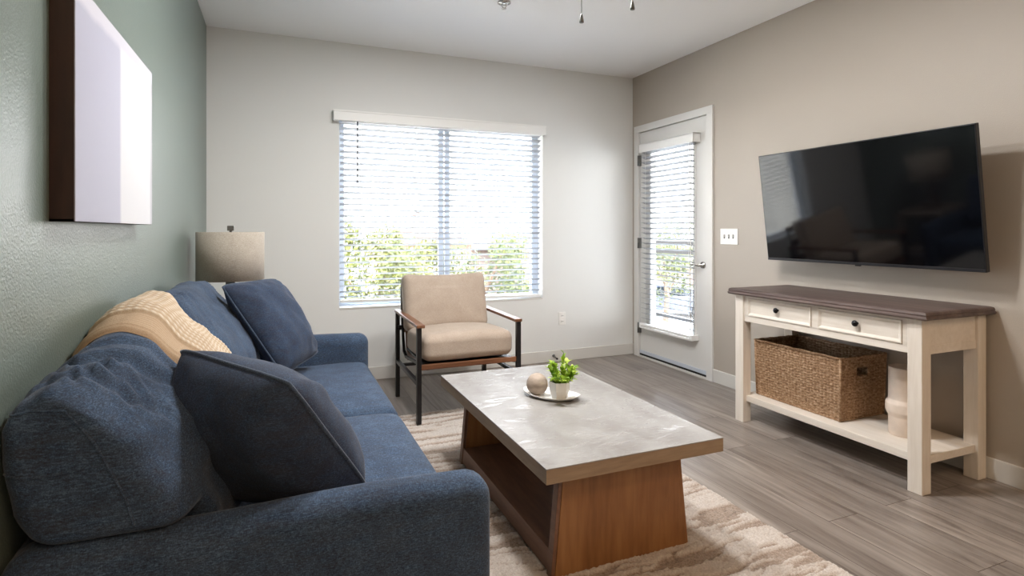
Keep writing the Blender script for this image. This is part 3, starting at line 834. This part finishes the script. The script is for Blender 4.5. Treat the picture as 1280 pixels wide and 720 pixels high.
# ------------------------------------------------------------------ coffee table
ct = thing('coffee_table', 'oak coffee table with stone look top and flared panel ends on the rug', 'coffee table', (1.168, 2.28, 0))
TX0, TX1, TY0, TY1, TZ0, TZ1 = .800, 1.536, 1.637, 2.920, .398, .450
MB().box(TX0, TX1, TY0, TY1, TZ1-.004, TZ1, .0012).build('tabletop', 'table_top', ct)
bd = NT('table_edge_band'); 
MAT['edge'] = wood('table_edge_band', (120, 100, 82), (148, 126, 104), (166, 146, 124), (.15, .15, 1), .5, 8, .1)
MB().box(TX0+.0005, TX1-.0005, TY0+.0005, TY1-.0005, TZ0, TZ1-.004, .001).build('edge_band', 'edge', ct)
bx0, bx1, tx0, tx1, Z0 = .872, 1.464, .908, 1.424, .012
def panel(y0, y1, name):
    m = MB(); e = .016
    m.hexa([(bx0+e, y0, Z0), (bx1-e, y0, Z0), (bx1-e, y1, Z0), (bx0+e, y1, Z0)], [(tx0+e, y0, TZ0), (tx1-e, y0, TZ0), (tx1-e, y1, TZ0), (tx0+e, y1, TZ0)], .0008)
    o = m.build(name, 'table_side', ct)
    for s in (0, 1):
        a0, b0 = (bx0, tx0) if s == 0 else (bx1-e, tx1-e)
        g = .0015 if s == 0 else -.0015
        MB().hexa([(a0, y0, Z0), (a0+e-max(g, 0), y0, Z0), (a0+e-max(g, 0), y1, Z0), (a0, y1, Z0)], [(b0, y0, TZ0), (b0+e-max(g, 0), y0, TZ0), (b0+e-max(g, 0), y1, TZ0), (b0, y1, TZ0)], .0012).build('panel_lipping', 'table_shelf' if s == 0 else 'table_side', o)
panel(1.749, 1.785, 'end_panel'); panel(2.784, 2.820, 'end_panel')
def tx(z): t = (z-Z0)/(TZ0-Z0); return bx0+(tx0-bx0)*t, bx1+(tx1-bx1)*t
l0, r0 = tx(.02); l1, r1 = tx(.10)
MB().hexa([(l0+.004, 1.785, .022), (r0-.004, 1.785, .022), (r0-.004, 2.784, .022), (l0+.004, 2.784, .022)], [(l1+.004, 1.785, .095), (r1-.004, 1.785, .095), (r1-.004, 2.784, .095), (l1+.004, 2.784, .095)], .002).build('shelf', 'table_shelf', ct)
MB().box(1.0, 1.33, 1.785, 2.784, .36, .398, .001).build('stretcher', 'table_shelf', ct)

# tray, ball and potted plant on the table
PC = Vector((1.172, 2.345)); ang = math.atan2(-.23, .165)
m = MB(); NT_ = 60
def plate(r, z, c): return (r, z, c)
prof = [(0, .004), (.7, .004), (.86, .008), (1.0, .017), (1.01, .019), (1.0, .020), (.86, .0115), (.7, .0075), (0, .0075)]
vs = []; fs = []
for k in range(NT_):
    a = 2*PI*k/NT_
    for r, z in prof:
        ex, ey = .142*r*math.cos(a), .082*r*math.sin(a)
        zz = z+.010*(r**4)*abs(math.cos(a))**3
        vs.append((PC.x+ex*math.cos(ang)-ey*math.sin(ang), PC.y+ex*math.sin(ang)+ey*math.cos(ang), TZ1+zz-.003))
n = len(prof)
for k in range(NT_):
    k2 = (k+1) % NT_
    for i in range(n-1): fs.append((k*n+i, k2*n+i, k2*n+i+1, k*n+i+1))
m.add(vs, fs, True); o = m.build('decor_tray', 'ceramic', loc=(PC.x, PC.y, TZ1))
tag(o, 'small white oval tray under the ball and plant on the coffee table', 'tray')
bp = Vector((1.118, 2.385)); br_ = .0505
m = MB(); m.lathe([(br_*math.sin(PI*k/24), -br_*math.cos(PI*k/24)) for k in range(25)], (bp.x, bp.y, TZ1+.0045+br_), 40)
o = m.build('decor_ball', 'ball', loc=(bp.x, bp.y, TZ1+.0045)); tag(o, 'matte taupe decorative ball on the white tray beside the plant', 'decor ball')
pp = Vector((1.182, 2.282)); pz = TZ1+.0045
pl = thing('potted_plant', 'small bright green plant in faceted white pot on the coffee table tray', 'potted plant', (pp.x, pp.y, pz))
m = MB(); m.lathe([(0, 0), (.030, 0), (.036, .010), (.046, .045), (.0485, .083), (.0445, .083), (.042, .048), (.03, .02), (0, .018)], (pp.x, pp.y, pz), 6, smooth=False, rot=.75)
m.build('pot', 'ceramic', pl)
MB().lathe([(0, .074), (.043, .074), (.043, .066), (0, .066)], (pp.x, pp.y, pz), 6, rot=.75).build('soil', 'soil', pl)
stems = MB(); leaves = MB()
rnd = random.Random(5)
def leaf(mb, p, d, L, W):
    d = d.normalized(); s = d.cross(Vector((0, 0, 1)))
    if s.length < .05: s = Vector((1, 0, 0))
    s.normalize(); up = s.cross(d)
    pts = [(0, .0), (.25, .7), (.5, 1.0), (.75, .75), (1, 0)]
    mid = [p+d*(L*t)+up*(.25*L*math.sin(t*PI)*.6-.10*L*t*t) for t, _ in pts]
    vs = []; 
    for (t, w), c in zip(pts, mid): vs += [c-s*W*w*.5+up*W*.18*w, c, c+s*W*w*.5+up*W*.18*w]
    fs = []
    for i in range(4): fs += [(i*3, i*3+1, i*3+4, i*3+3), (i*3+1, i*3+2, i*3+5, i*3+4)]
    mb.add(vs, fs, True)
for k in range(22):
    a = rnd.uniform(0, 2*PI) if k else 0; tilt = (k/22)**.75*1.25 if k else .05
    L = rnd.uniform(.075, .10)*(1-.25*tilt) if k else .125
    base = Vector((pp.x, pp.y, pz+.07))+Vector((math.cos(a), math.sin(a), 0))*.014
    d = Vector((math.cos(a)*math.sin(tilt), math.sin(a)*math.sin(tilt), math.cos(tilt)))
    tip = base+d*L; stems.tube([base, base+d*L*.5+Vector((0, 0, .004)), tip], .0012, 5)
    nl = 10
    for i in range(nl):
        t = .12+.88*i/(nl-1); p = base+d*L*t; b = a+i*2.4+k
        ld = d*.75+Vector((math.cos(b), math.sin(b), .25))*(.9-.5*t)
        leaf(leaves, p, ld, rnd.uniform(.030, .042), rnd.uniform(.015, .021))
stems.build('stem', 'leaf_plant', pl); leaves.build('foliage', 'leaf_plant', pl)

# ------------------------------------------------------------------ console table
co = thing('console_table', 'cream console table with dark plank top and two drawers against the taupe wall', 'console table', (2.98, 2.23, 0))
CX0, CX1, CY0, CY1 = 2.732, 3.225, 1.664, 2.808; LG = .066
def topfn():
    m = MB(); x0, x1, y0, y1 = 2.697, 3.234, 1.624, 2.842
    prof = [(.012, .812), (.004, .815), (0, .822), (.002, .828), (.006, .832), (.004, .838), (.008, .848), (.018, .852)]
    vs = []; n = len(prof)
    for ins, z in prof: vs += [(x0+ins, y0+ins, z), (x1-ins, y0+ins, z), (x1-ins, y1-ins, z), (x0+ins, y1-ins, z)]
    fs = [(3, 2, 1, 0), tuple((n-1)*4+k for k in range(4))]
    for i in range(n-1):
        for k in range(4): fs.append((i*4+k, i*4+(k+1) % 4, (i+1)*4+(k+1) % 4, (i+1)*4+k))
    m.add(vs, fs); return m
topfn().build('tabletop', 'con_top', co)
for x in (CX0, CX1-LG):
    for y in (CY0, CY1-LG): MB().box(x, x+LG, y, y+LG, 0, .813, .003).build('leg', 'con_paint', co)
# apron with drawer openings
fx = CX0+.010; a0, a1 = CY0+LG, CY1-LG
m = MB(); m.box(fx, fx+.02, a0, a1, .797, .813).box(fx, fx+.02, a0, a1, .645, .684, .002).box(fx, fx+.02, a0, a0+.028, .68, .80).box(fx, fx+.02, a1-.028, a1, .68, .80).box(fx, fx+.02, 2.214, 2.252, .68, .80)
m.box(CX1-.025, CX1-.008, a0, a1, .645, .813).build('apron', 'con_paint_y', co)
for y in (CY0+.012, CY1-.03):
    MB().box(CX0+LG, CX1-LG, y, y+.018, .645, .813, .001).box(CX0+LG, CX1-LG, y-.003 if y < 2 else y+.016, y+.003 if y < 2 else y+.021, .645, .684, .001).build('side_apron', 'con_paint_y', co)
for (d0, d1_) in ((a0+.030, 2.212), (2.254, a1-.030)):
    m = MB(); z0, z1 = .686, .795; t_ = .018
    m.box(fx+.004, fx+.02, d0, d1_, z0, z1)
    def trap(p): m.add(p, [(0, 1, 2, 3)])
    o4 = [(d0, z0), (d1_, z0), (d1_, z1), (d0, z1)]; i4 = [(d0+t_, z0+t_), (d1_-t_, z0+t_), (d1_-t_, z1-t_), (d0+t_, z1-t_)]
    xo, xi = fx-.006, fx+.004
    q4 = [(d0+.006, z0+.006), (d1_-.006, z0+.006), (d1_-.006, z1-.006), (d0+.006, z1-.006)]
    for k in range(4):
        j = (k+1) % 4
        trap([(fx+.004, *o4[k]), (fx+.004, *o4[j]), (xo, *o4[j]), (xo, *o4[k])])
        trap([(xo, *o4[k]), (xo, *o4[j]), (xo, *q4[j]), (xo, *q4[k])])
        trap([(xo, *q4[k]), (xo, *q4[j]), (xi-.001, *i4[j]), (xi-.001, *i4[k])])
    m.add([(xi-.001, *p) for p in i4], [(0, 1, 2, 3)])
    o = m.build('drawer', 'con_paint_y', co)
    yc = (d0+d1_)/2
    MB().lathe([(0, -.030), (.010, -.029), (.016, -.022), (.0165, -.017), (.013, -.012), (.006, -.009), (.006, 0), (.010, .003), (0, .003)], (fx+.002, yc, .747), 20, axis='x').build('knob', 'knob', o)
m = MB(); m.box(CX0+.03, CX1-.02, CY0+.015, CY1-.015, .131, .170, .003); m.build('shelf', 'con_paint_y', co)

# woven basket
def basket():
    b = thing('storage_basket', 'large rectangular woven seagrass basket on the console shelf', 'basket', (3.02, 2.45, .17))
    z0, z1 = .1705, .520
    x0, x1, y0, y1 = 2.845, 3.195, 2.158, 2.735
    def wall(p0, p1, nrm, hole, name):
        p0, p1, nrm = Vector(p0), Vector(p1), Vector(nrm)
        L = (p1-p0).length; cw, rh = .0215, .0150
        ncol = max(4, round(L/cw)); nrow = round((z1-z0)/rh); sub = 4
        nu, nv = ncol*sub+1, nrow*3+1
        def P(i, j, side):
            u, v = i/(nu-1), j/(nv-1)
            cu, rv = u*ncol, v*nrow
            ci, ri = int(min(cu, ncol-1e-6)), int(min(rv, nrow-1e-6))
            fu, fv = cu-ci, rv-ri
            hgt = math.sin(fu*PI)**.6*math.sin(min(1, max(0, fv))*PI)**.6
            off = .0085*hgt*(1.0 if (ci+ri) % 2 == 0 else .62)
            jit = .0016*nz((ci*1.7, ri*2.3, 4+L))
            flare = .010*v
            p = p0.lerp(p1, u)+Vector((0, 0, z0+(z1-z0)*v+.003*math.sin(u*9)*v+.0015*math.sin(cu*PI)))
            c = (p0+p1)/2
            p += nrm*(flare+side*(.003+off+jit)-.008)
            p += (p1-p0).normalized()*((u-.5)*2*flare)
            return p
        m = MB(); vs = []; idx = {}
        for side in (1, -1):
            for i in range(nu):
                for j in range(nv): idx[(side, i, j)] = len(vs); vs.append(P(i, j, side))
        fs = []
        def hol(i, j):
            if not hole: return False
            u, v = (i+.5)/(nu-1), (j+.5)/(nv-1)
            return abs(u-.5) < .12 and .70 < v < .83
        for i in range(nu-1):
            for j in range(nv-1):
                if hol(i, j): continue
                q = [(i, j), (i+1, j), (i+1, j+1), (i, j+1)]
                fs.append(tuple(idx[(1, *k)] for k in q)); fs.append(tuple(idx[(-1, *k)] for k in q[::-1]))
                for a, c, (di, dj) in ((q[0], q[1], (0, -1)), (q[1], q[2], (1, 0)), (q[2], q[3], (0, 1)), (q[3], q[0], (-1, 0))):
                    ii, jj = i+di, j+dj
                    if ii < 0 or jj < 0 or ii >= nu-1 or jj >= nv-1 or hol(ii, jj):
                        fs.append((idx[(1, *c)], idx[(1, *a)], idx[(-1, *a)], idx[(-1, *c)]))
        m.add(vs, fs, True); return m.build(name, 'basket', b)
    wall((x0, y1, 0), (x0, y0, 0), (-1, 0, 0), False, 'woven_side')
    wall((x1, y0, 0), (x1, y1, 0), (1, 0, 0), False, 'woven_side')
    wall((x0, y0, 0), (x1, y0, 0), (0, -1, 0), True, 'woven_end')
    wall((x1, y1, 0), (x0, y1, 0), (0, 1, 0), True, 'woven_end')
    MB().box(x0, x1, y0, y1, z0+.001, z0+.012, .002).build('woven_bottom', 'basket', b)
    # rolled rim and corner cords
    f = .010
    rim = [(x0-f, y0-f, z1), (x1+f, y0-f, z1), (x1+f, y1+f, z1), (x0-f, y1+f, z1)]
    pts = []
    for k in range(4):
        a, c = Vector(rim[k]), Vector(rim[(k+1) % 4])
        for t in range(14): p = a.lerp(c, t/14); p.z += .002*math.sin(t*2.1+k); pts.append(p)
    MB().tube(pts, .0062, 8, closed=True).build('rim', 'basket', b)
    for (x, y, sx_, sy_) in ((x0, y0, -1, -1), (x1, y0, 1, -1), (x1, y1, 1, 1), (x0, y1, -1, 1)):
        MB().tube([(x+sx_*.001, y+sy_*.001, z0+.004), (x+sx_*.006, y+sy_*.006, (z0+z1)/2), (x+sx_*f, y+sy_*f, z1)], .006, 8).build('corner_cord', 'basket', b)
basket()
# vase
m = MB(); m.lathe([(0, 0), (.069, 0), (.072, .004), (.0725, .092), (.074, .098), (.084, .117), (.0855, .124), (.0855, .160), (.084, .166), (.074, .180), (.0725, .186), (.072, .340), (.0725, .346), (.070, .349), (.066, .345), (.064, .22), (.06, .02), (0, .015)], (2.99, 1.905, .170), 56)
o = m.build('vase', 'vase', loc=(2.99, 1.905, .170)); tag(o, 'pale stepped ceramic vase on the console shelf beside the basket', 'vase')

# ------------------------------------------------------------------ TV on its tilting mount
tv = thing('television', 'large black flat screen tv tilted down on the taupe wall', 'television', (XR, 2.24, 1.37))
TB, TT = Vector((3.10, 0, 1.022)), Vector((3.010, 0, 1.727)); yA, yB = 1.597, 2.886
upv = (TT-TB); Hh = upv.length; upv.normalize(); nrm = Vector((-upv.z, 0, upv.x))
R = Matrix(((nrm.x, 0, upv.x, TB.x), (0, 1, 0, 0), (nrm.z, 0, upv.z, TB.z), (0, 0, 0, 1)))   # local x = out of the screen, z = up the screen
m = MB(); m.box(-.028, 0, yA, yB, 0, Hh, .003, mat=R).box(-.062, -.02, yA+.2, yB-.2, .06, Hh*.62, .01, mat=R); m.build('tv_housing', 'tv_body', tv)
MB().box(-.001, .0012, yA+.006, yB-.006, .018, Hh-.006, mat=R).build('screen', 'tv_screen', tv)
MB().box(-.004, .003, yA+.002, yB-.002, .001, .016, .001, mat=R).box(-.010, .002, 2.225, 2.257, -.006, .004, .002, mat=R).build('lower_bezel', 'tv_body', tv)
m = MB(); m.box(XR-.014, XR, 2.0, 2.48, 1.22, 1.52, .002); m.build('wall_bracket', 'black_metal', tv)
for y in (2.09, 2.39):
    m = MB(); m.hexa([(XR-.012, y-.02, 1.26), (XR-.012, y+.02, 1.26), (XR-.012, y+.02, 1.48), (XR-.012, y-.02, 1.48)], [(3.135, y-.02, 1.22), (3.135, y+.02, 1.22), (3.095, y+.02, 1.48), (3.095, y-.02, 1.48)], .002)
    m.build('tilt_arm', 'black_metal', tv)

# ------------------------------------------------------------------ outside
GZ = -3.0
struct(MB().box(-60, 90, 5.2, 160, GZ-.3, GZ-.02).build('ground_outside', 'dirt'))
o = MB().box(4.0, 90, -30, 60, GZ-.25, GZ).build('ground_parking', 'asphalt'); struct(o)
bf = MB().box(XR+T, 4.92, 2.6, 6.6, -.22, -.03, .01).build('balcony_floor', 'concrete'); struct(bf)
struct(MB().box(XR+T, 5.05, 2.4, 6.8, 2.46, 2.66, .01).build('balcony_shade_slab', 'concrete'))  # unseen slab added over the balcony to cut sky light through the door
rl = thing('balcony_railing', 'dark metal balcony railing with wire mesh beyond the glazed door', 'railing', (4.8, 4.6, 0))
RX = 4.80
m = MB(); m.box(RX-.03, RX+.03, 2.7, 6.5, 1.03, 1.085, .004).build('top_rail', 'black_metal', rl)
m = MB(); m.box(RX-.02, RX+.02, 2.7, 6.5, .915, .97, .004).build('mid_rail', 'black_metal', rl)
m = MB(); m.box(RX-.02, RX+.02, 2.7, 6.5, .06, .10, .004).build('bottom_rail', 'black_metal', rl)
for y in (2.72, 4.35, 6.48): MB().box(RX-.025, RX+.025, y-.025, y+.025, -.03, 1.04, .003).build('post', 'black_metal', rl)
m = MB()
for k in range(36): y = 2.75+k*.104; m.tube([(RX, y, .09), (RX, y, .92)], .0022, 4)
for k in range(8): m.tube([(RX, 2.72, .16+k*.102), (RX, 6.48, .16+k*.102)], .0022, 4)
m.build('wire_mesh', 'hinge', rl)

def tree(name, x, y, h, cr, n, mat, label, cat='tree', group=None, ls=.16, low=.25, seed=1, flat=1.0):
    r = random.Random(seed); t = thing(name, label, cat, (x, y, GZ), group)
    m = MB(); m.tube([(x, y, GZ), (x+.1, y, GZ+h*.3), (x, y+.1, GZ+h*.62)], [.14, .11, .06], 8)
    for k in range(5):
        a = k*1.3; m.tube([(x+.05, y, GZ+h*(.3+.06*k)), (x+math.cos(a)*cr*.5, y+math.sin(a)*cr*.5, GZ+h*(.55+.06*k))], [.06, .02], 6)
    m.build('trunk', 'bark', t)
    L = MB(); vs = []; fs = []
    blobs = []
    for k in range(16):
        a = r.uniform(0, 2*PI); zz = r.uniform(low, .92); rr = cr*math.sqrt(max(.05, 1-((zz-.5)/.55)**2))*r.uniform(.3, .85)
        blobs.append((x+rr*math.cos(a), y+rr*math.sin(a), GZ+h*zz, r.uniform(.28, .45)*cr*flat))
    for k in range(n):
        bx, by, bz, rad = blobs[k % 16]
        d = Vector((r.gauss(0, 1), r.gauss(0, 1), r.gauss(0, .8))).normalized()*rad*r.uniform(.55, 1.05)
        c = Vector((bx, by, min(bz+d.z, GZ+h)))+Vector((d.x, d.y, 0))
        u = Vector((r.gauss(0, 1), r.gauss(0, 1), r.gauss(0, 1))).normalized(); w = u.orthogonal().normalized()
        l_, wd = ls*r.uniform(.6, 1.3), ls*.35
        o0 = len(vs); vs += [c-u*l_/2, c+w*wd/2, c+u*l_/2, c-w*wd/2]; fs.append((o0, o0+1, o0+2, o0+3))
    L.add(vs, fs); L.build('crown', mat, t)
    return t
G = 'trees beyond the window'
tree('shrub_tree', 1.75, 12.0, 4.5, 1.35, 5200, 'leaf_a', 'feathery yellow green tree filling the left half of the window', group=G, seed=2)
tree('shrub_tree', 3.0, 13.4, 4.1, 1.0, 3200, 'leaf_a', 'low olive bush between the two big trees under the chimney', 'bush', seed=3)
tree('shrub_tree', 4.45, 12.8, 4.62, 1.45, 6000, 'leaf_b', 'round green tree right of the window mullion', seed=4)
tree('shrub_tree', 6.1, 13.2, 3.4, 1.1, 2600, 'leaf_b', 'lower bush at the right end of the window view', 'bush', seed=6)
tree('shrub_tree', .55, 11.0, 3.8, 1.0, 2600, 'leaf_a', 'low bush at the left edge of the window view', 'bush', seed=7)
# trees seen over the railing through the door
tree('shrub_tree', 15.2, 19.6, 4.6, 1.6, 2600, 'leaf_b', 'green tree beyond the railing left of the parked car', seed=8, ls=.22)
tree('shrub_tree', 25.5, 31.5, 5.2, 2.0, 2600, 'leaf_a', 'olive tree behind the parked car through the door', seed=9, ls=.24)
tree('shrub_tree', 32.0, 38.5, 5.4, 2.6, 2600, 'leaf_b', 'far tree behind the red wall through the door', seed=10, ls=.3)
# house with a chimney
hs = thing('house', 'tan house with low roof and brick chimney seen through the window', 'house', (8.5, 30, GZ))
MB().box(4.6, 9.0, 27, 34, GZ, .55, .02).build('wall', 'stucco', hs)
MB().hexa([(4.2, 26.5, .5), (9.4, 26.5, .5), (9.4, 34.5, .5), (4.2, 34.5, .5)], [(5.9, 29, 1.35), (7.7, 29, 1.35), (7.7, 32, 1.35), (5.9, 32, 1.35)], .02).build('roof', 'roof', hs)
m = MB(); m.box(6.22, 6.72, 27.6, 28.2, .5, 1.95, .02).box(6.16, 6.78, 27.54, 28.26, 1.95, 2.06, .02); ch = m.build('chimney', 'stucco_red', hs)
MB().lathe([(0, 0), (.12, 0), (.12, .14), (.18, .18), (.16, .24), (0, .28)], (6.47, 27.9, 2.06), 14).build('chimney_cap', 'hinge', ch)
MB().box(5.2, 6.0, 26.98, 27.02, -.8, .2).build('window', 'car_glass', hs)
h2 = thing('house', 'pinkish stucco house at the right end of the window view', 'house', (14, 30, GZ))
MB().box(11.0, 18.0, 26, 34, GZ, .2, .02).build('wall', 'stucco', h2)
MB().hexa([(10.6, 25.6, .15), (18.4, 25.6, .15), (18.4, 34.4, .15), (10.6, 34.4, .15)], [(12.6, 29, 1.1), (16.4, 29, 1.1), (16.4, 31, 1.1), (12.6, 31, 1.1)], .02).build('roof', 'roof', h2)
MB().box(12.0, 13.2, 25.98, 26.02, -1.6, -.5).build('window', 'car_glass', h2)
MB().box(15.0, 16.2, 25.98, 26.02, -1.6, -.5).build('window', 'car_glass', h2)
# boundary wall behind the car
gw = MB().box(15.0, 40.0, 27.5, 27.8, GZ, GZ+1.9, .02).build('boundary_wall', 'stucco_red', loc=(27, 27.6, GZ)); tag(gw, 'low reddish boundary wall behind the parked car', 'wall'); gw['kind'] = 'structure'

# parked car (side view towards the balcony)
def car(cx, cy, rot):
    c = thing('car', 'dark grey parked car seen below through the door glass', 'car', (cx, cy, GZ))
    Rm = Matrix.Translation((cx, cy, GZ)) @ Matrix.Rotation(rot, 4, 'Z')
    def put(m): m.v = [tuple(Rm @ Vector(p)) for p in m.v]; return m
    body = [(-2.3, .35), (-2.35, .62), (-2.25, .86), (-1.2, .98), (1.35, 1.0), (2.2, .98), (2.32, .7), (2.28, .35)]
    def ext(poly, w0, w1, ytop=None):
        m = MB(); n = len(poly); vs = []
        for s in (-1, 1):
            for (x, z) in poly: vs.append((x, s*w0, z))
        fs = [tuple(range(n)), tuple(range(2*n-1, n-1, -1))]
        for k in range(n): fs.append((k, n+k, n+(k+1) % n, (k+1) % n))
        m.add(vs, fs); return m
    o = put(ext(body, .9, .9)).build('body', 'car', c)
    cab = [(-1.3, .97), (-.55, 1.50), (.95, 1.52), (1.75, 1.0)]
    m = MB(); vs = []
    for s in (-1, 1):
        for (x, z) in cab: vs.append((x, s*(.86 if z < 1.2 else .68), z))
    fs = [(0, 1, 2, 3), (7, 6, 5, 4)]+[(k, 4+k, 4+(k+1) % 4, (k+1) % 4) for k in range(4)]
    m.add(vs, fs); put(m).build('cabin', 'car', c)
    for s in (-1, 1):
        for (xa, xb, ta, tb) in ((-1.02, -.05, -.46, -.05), (.03, 1.45, .03, .86)):
            m = MB(); zz0, zz1 = 1.04, 1.45
            def yy(z): return s*(.86-(z-.97)/.55*.18+.006)
            m.add([(xa, yy(zz0), zz0), (xb, yy(zz0), zz0), (tb, yy(zz1), zz1), (ta, yy(zz1), zz1)], [(0, 1, 2, 3)]); put(m).build('side_window', 'car_glass', c)
    for x in (-1.42, 1.42):
        for s in (-1, 1):
            m = MB(); m.lathe([(.18, -.11), (.31, -.11), (.335, -.09), (.335, .09), (.31, .11), (.18, .11)], (x, s*.84, .335), 28, axis='y'); w = put(m).build('wheel', 'tire', c)
            m = MB(); yo = s*.84+s*.09
            m.lathe([(0, -.01), (.06, -.01), (.06, .01), (0, .01)], (x, yo, .335), 14, axis='y')
            for k in range(7): a = 2*PI*k/7; m.tube([(x, yo, .335), (x+.2*math.cos(a), yo, .335+.2*math.sin(a))], .022, 6)
            m.tube([(x+.205*math.cos(2*PI*k/24), yo, .335+.205*math.sin(2*PI*k/24)) for k in range(24)], .02, 6, closed=True)
            put(m).build('rim', 'alloy', w)
car(18.0, 23.0, math.radians(-38))

# ------------------------------------------------------------------ lights
W = bpy.data.worlds.new('sky'); S.world = W; W.use_nodes = True
nt = W.node_tree; bg = nt.nodes['Background']
tc = nt.nodes.new('ShaderNodeTexCoord'); sx = nt.nodes.new('ShaderNodeSeparateXYZ'); rp = nt.nodes.new('ShaderNodeValToRGB')
nt.links.new(tc.outputs['Generated'], sx.inputs[0]); nt.links.new(sx.outputs['Z'], rp.inputs[0]); nt.links.new(rp.outputs[0], bg.inputs[0])
e = rp.color_ramp.elements; e[0].position = .0; e[0].color = (1, .98, .95, 1); e[1].position = .7; e[1].color = (.62, .78, 1, 1)
bg.inputs[1].default_value = 3.5

def sun(rx, rz, en, col, ang):
    l = bpy.data.lights.new('sun', 'SUN'); l.energy = en; l.color = col; l.angle = math.radians(ang)
    o = bpy.data.objects.new('sun', l); COL.objects.link(o); o.rotation_euler = (math.radians(rx), 0, math.radians(rz))
sun(48, -25, 4.0, (1, .95, .86), 1.0)

def downlight(x, y, power, col):  # unseen ceiling lights added to fill and brighten the room
    t = thing('fill_downlight', 'round fill light added in the ceiling out of view', 'fill light', (x, y, HC), 'added ceiling fill lights')
    MB().lathe([(.15, .001), (.175, .001), (.175, -.006), (.15, -.004), (.15, .001)], (x, y, HC), 32).build('trim_ring', 'plastic', t)
    l = bpy.data.lights.new('fill_lamp', 'AREA'); l.shape = 'DISK'; l.size = .30; l.energy = power; l.color = col
    o = bpy.data.objects.new('fill_lamp', l); COL.objects.link(o); o.parent = t; o.location = (0, 0, -.008)
WARM = (1, .68, .42)
for (x, y) in ((.5, -.6), (2.2, -.6), (.5, -1.9), (2.2, -1.9)): downlight(x, y, 3, WARM)
for (x, y) in ((.75, 2.55), (1.4, 2.2)): downlight(x, y, 10, (1, .985, .97))

# ------------------------------------------------------------------ camera and view
cam = bpy.data.cameras.new('camera'); co_ = bpy.data.objects.new('camera', cam); COL.objects.link(co_)
co_.location = (0, 0, CAM_H); co_.rotation_euler = (PI/2, 0, -math.radians(22.547))
cam.sensor_width = 36; cam.lens = 702.6/1280*36; cam.shift_y = -(360-287.77)/1280; cam.clip_start = .02; cam.clip_end = 400
S.camera = co_
S.view_settings.view_transform = 'Standard'; S.view_settings.look = 'None'; S.view_settings.gamma = 1; S.view_settings.use_curve_mapping = False
S.view_settings.exposure = 2.23
S.cycles.use_denoising = True
S.cycles.max_bounces = 10; S.cycles.diffuse_bounces = 6; S.cycles.transparent_max_bounces = 16
S.cycles.sample_clamp_indirect = 8
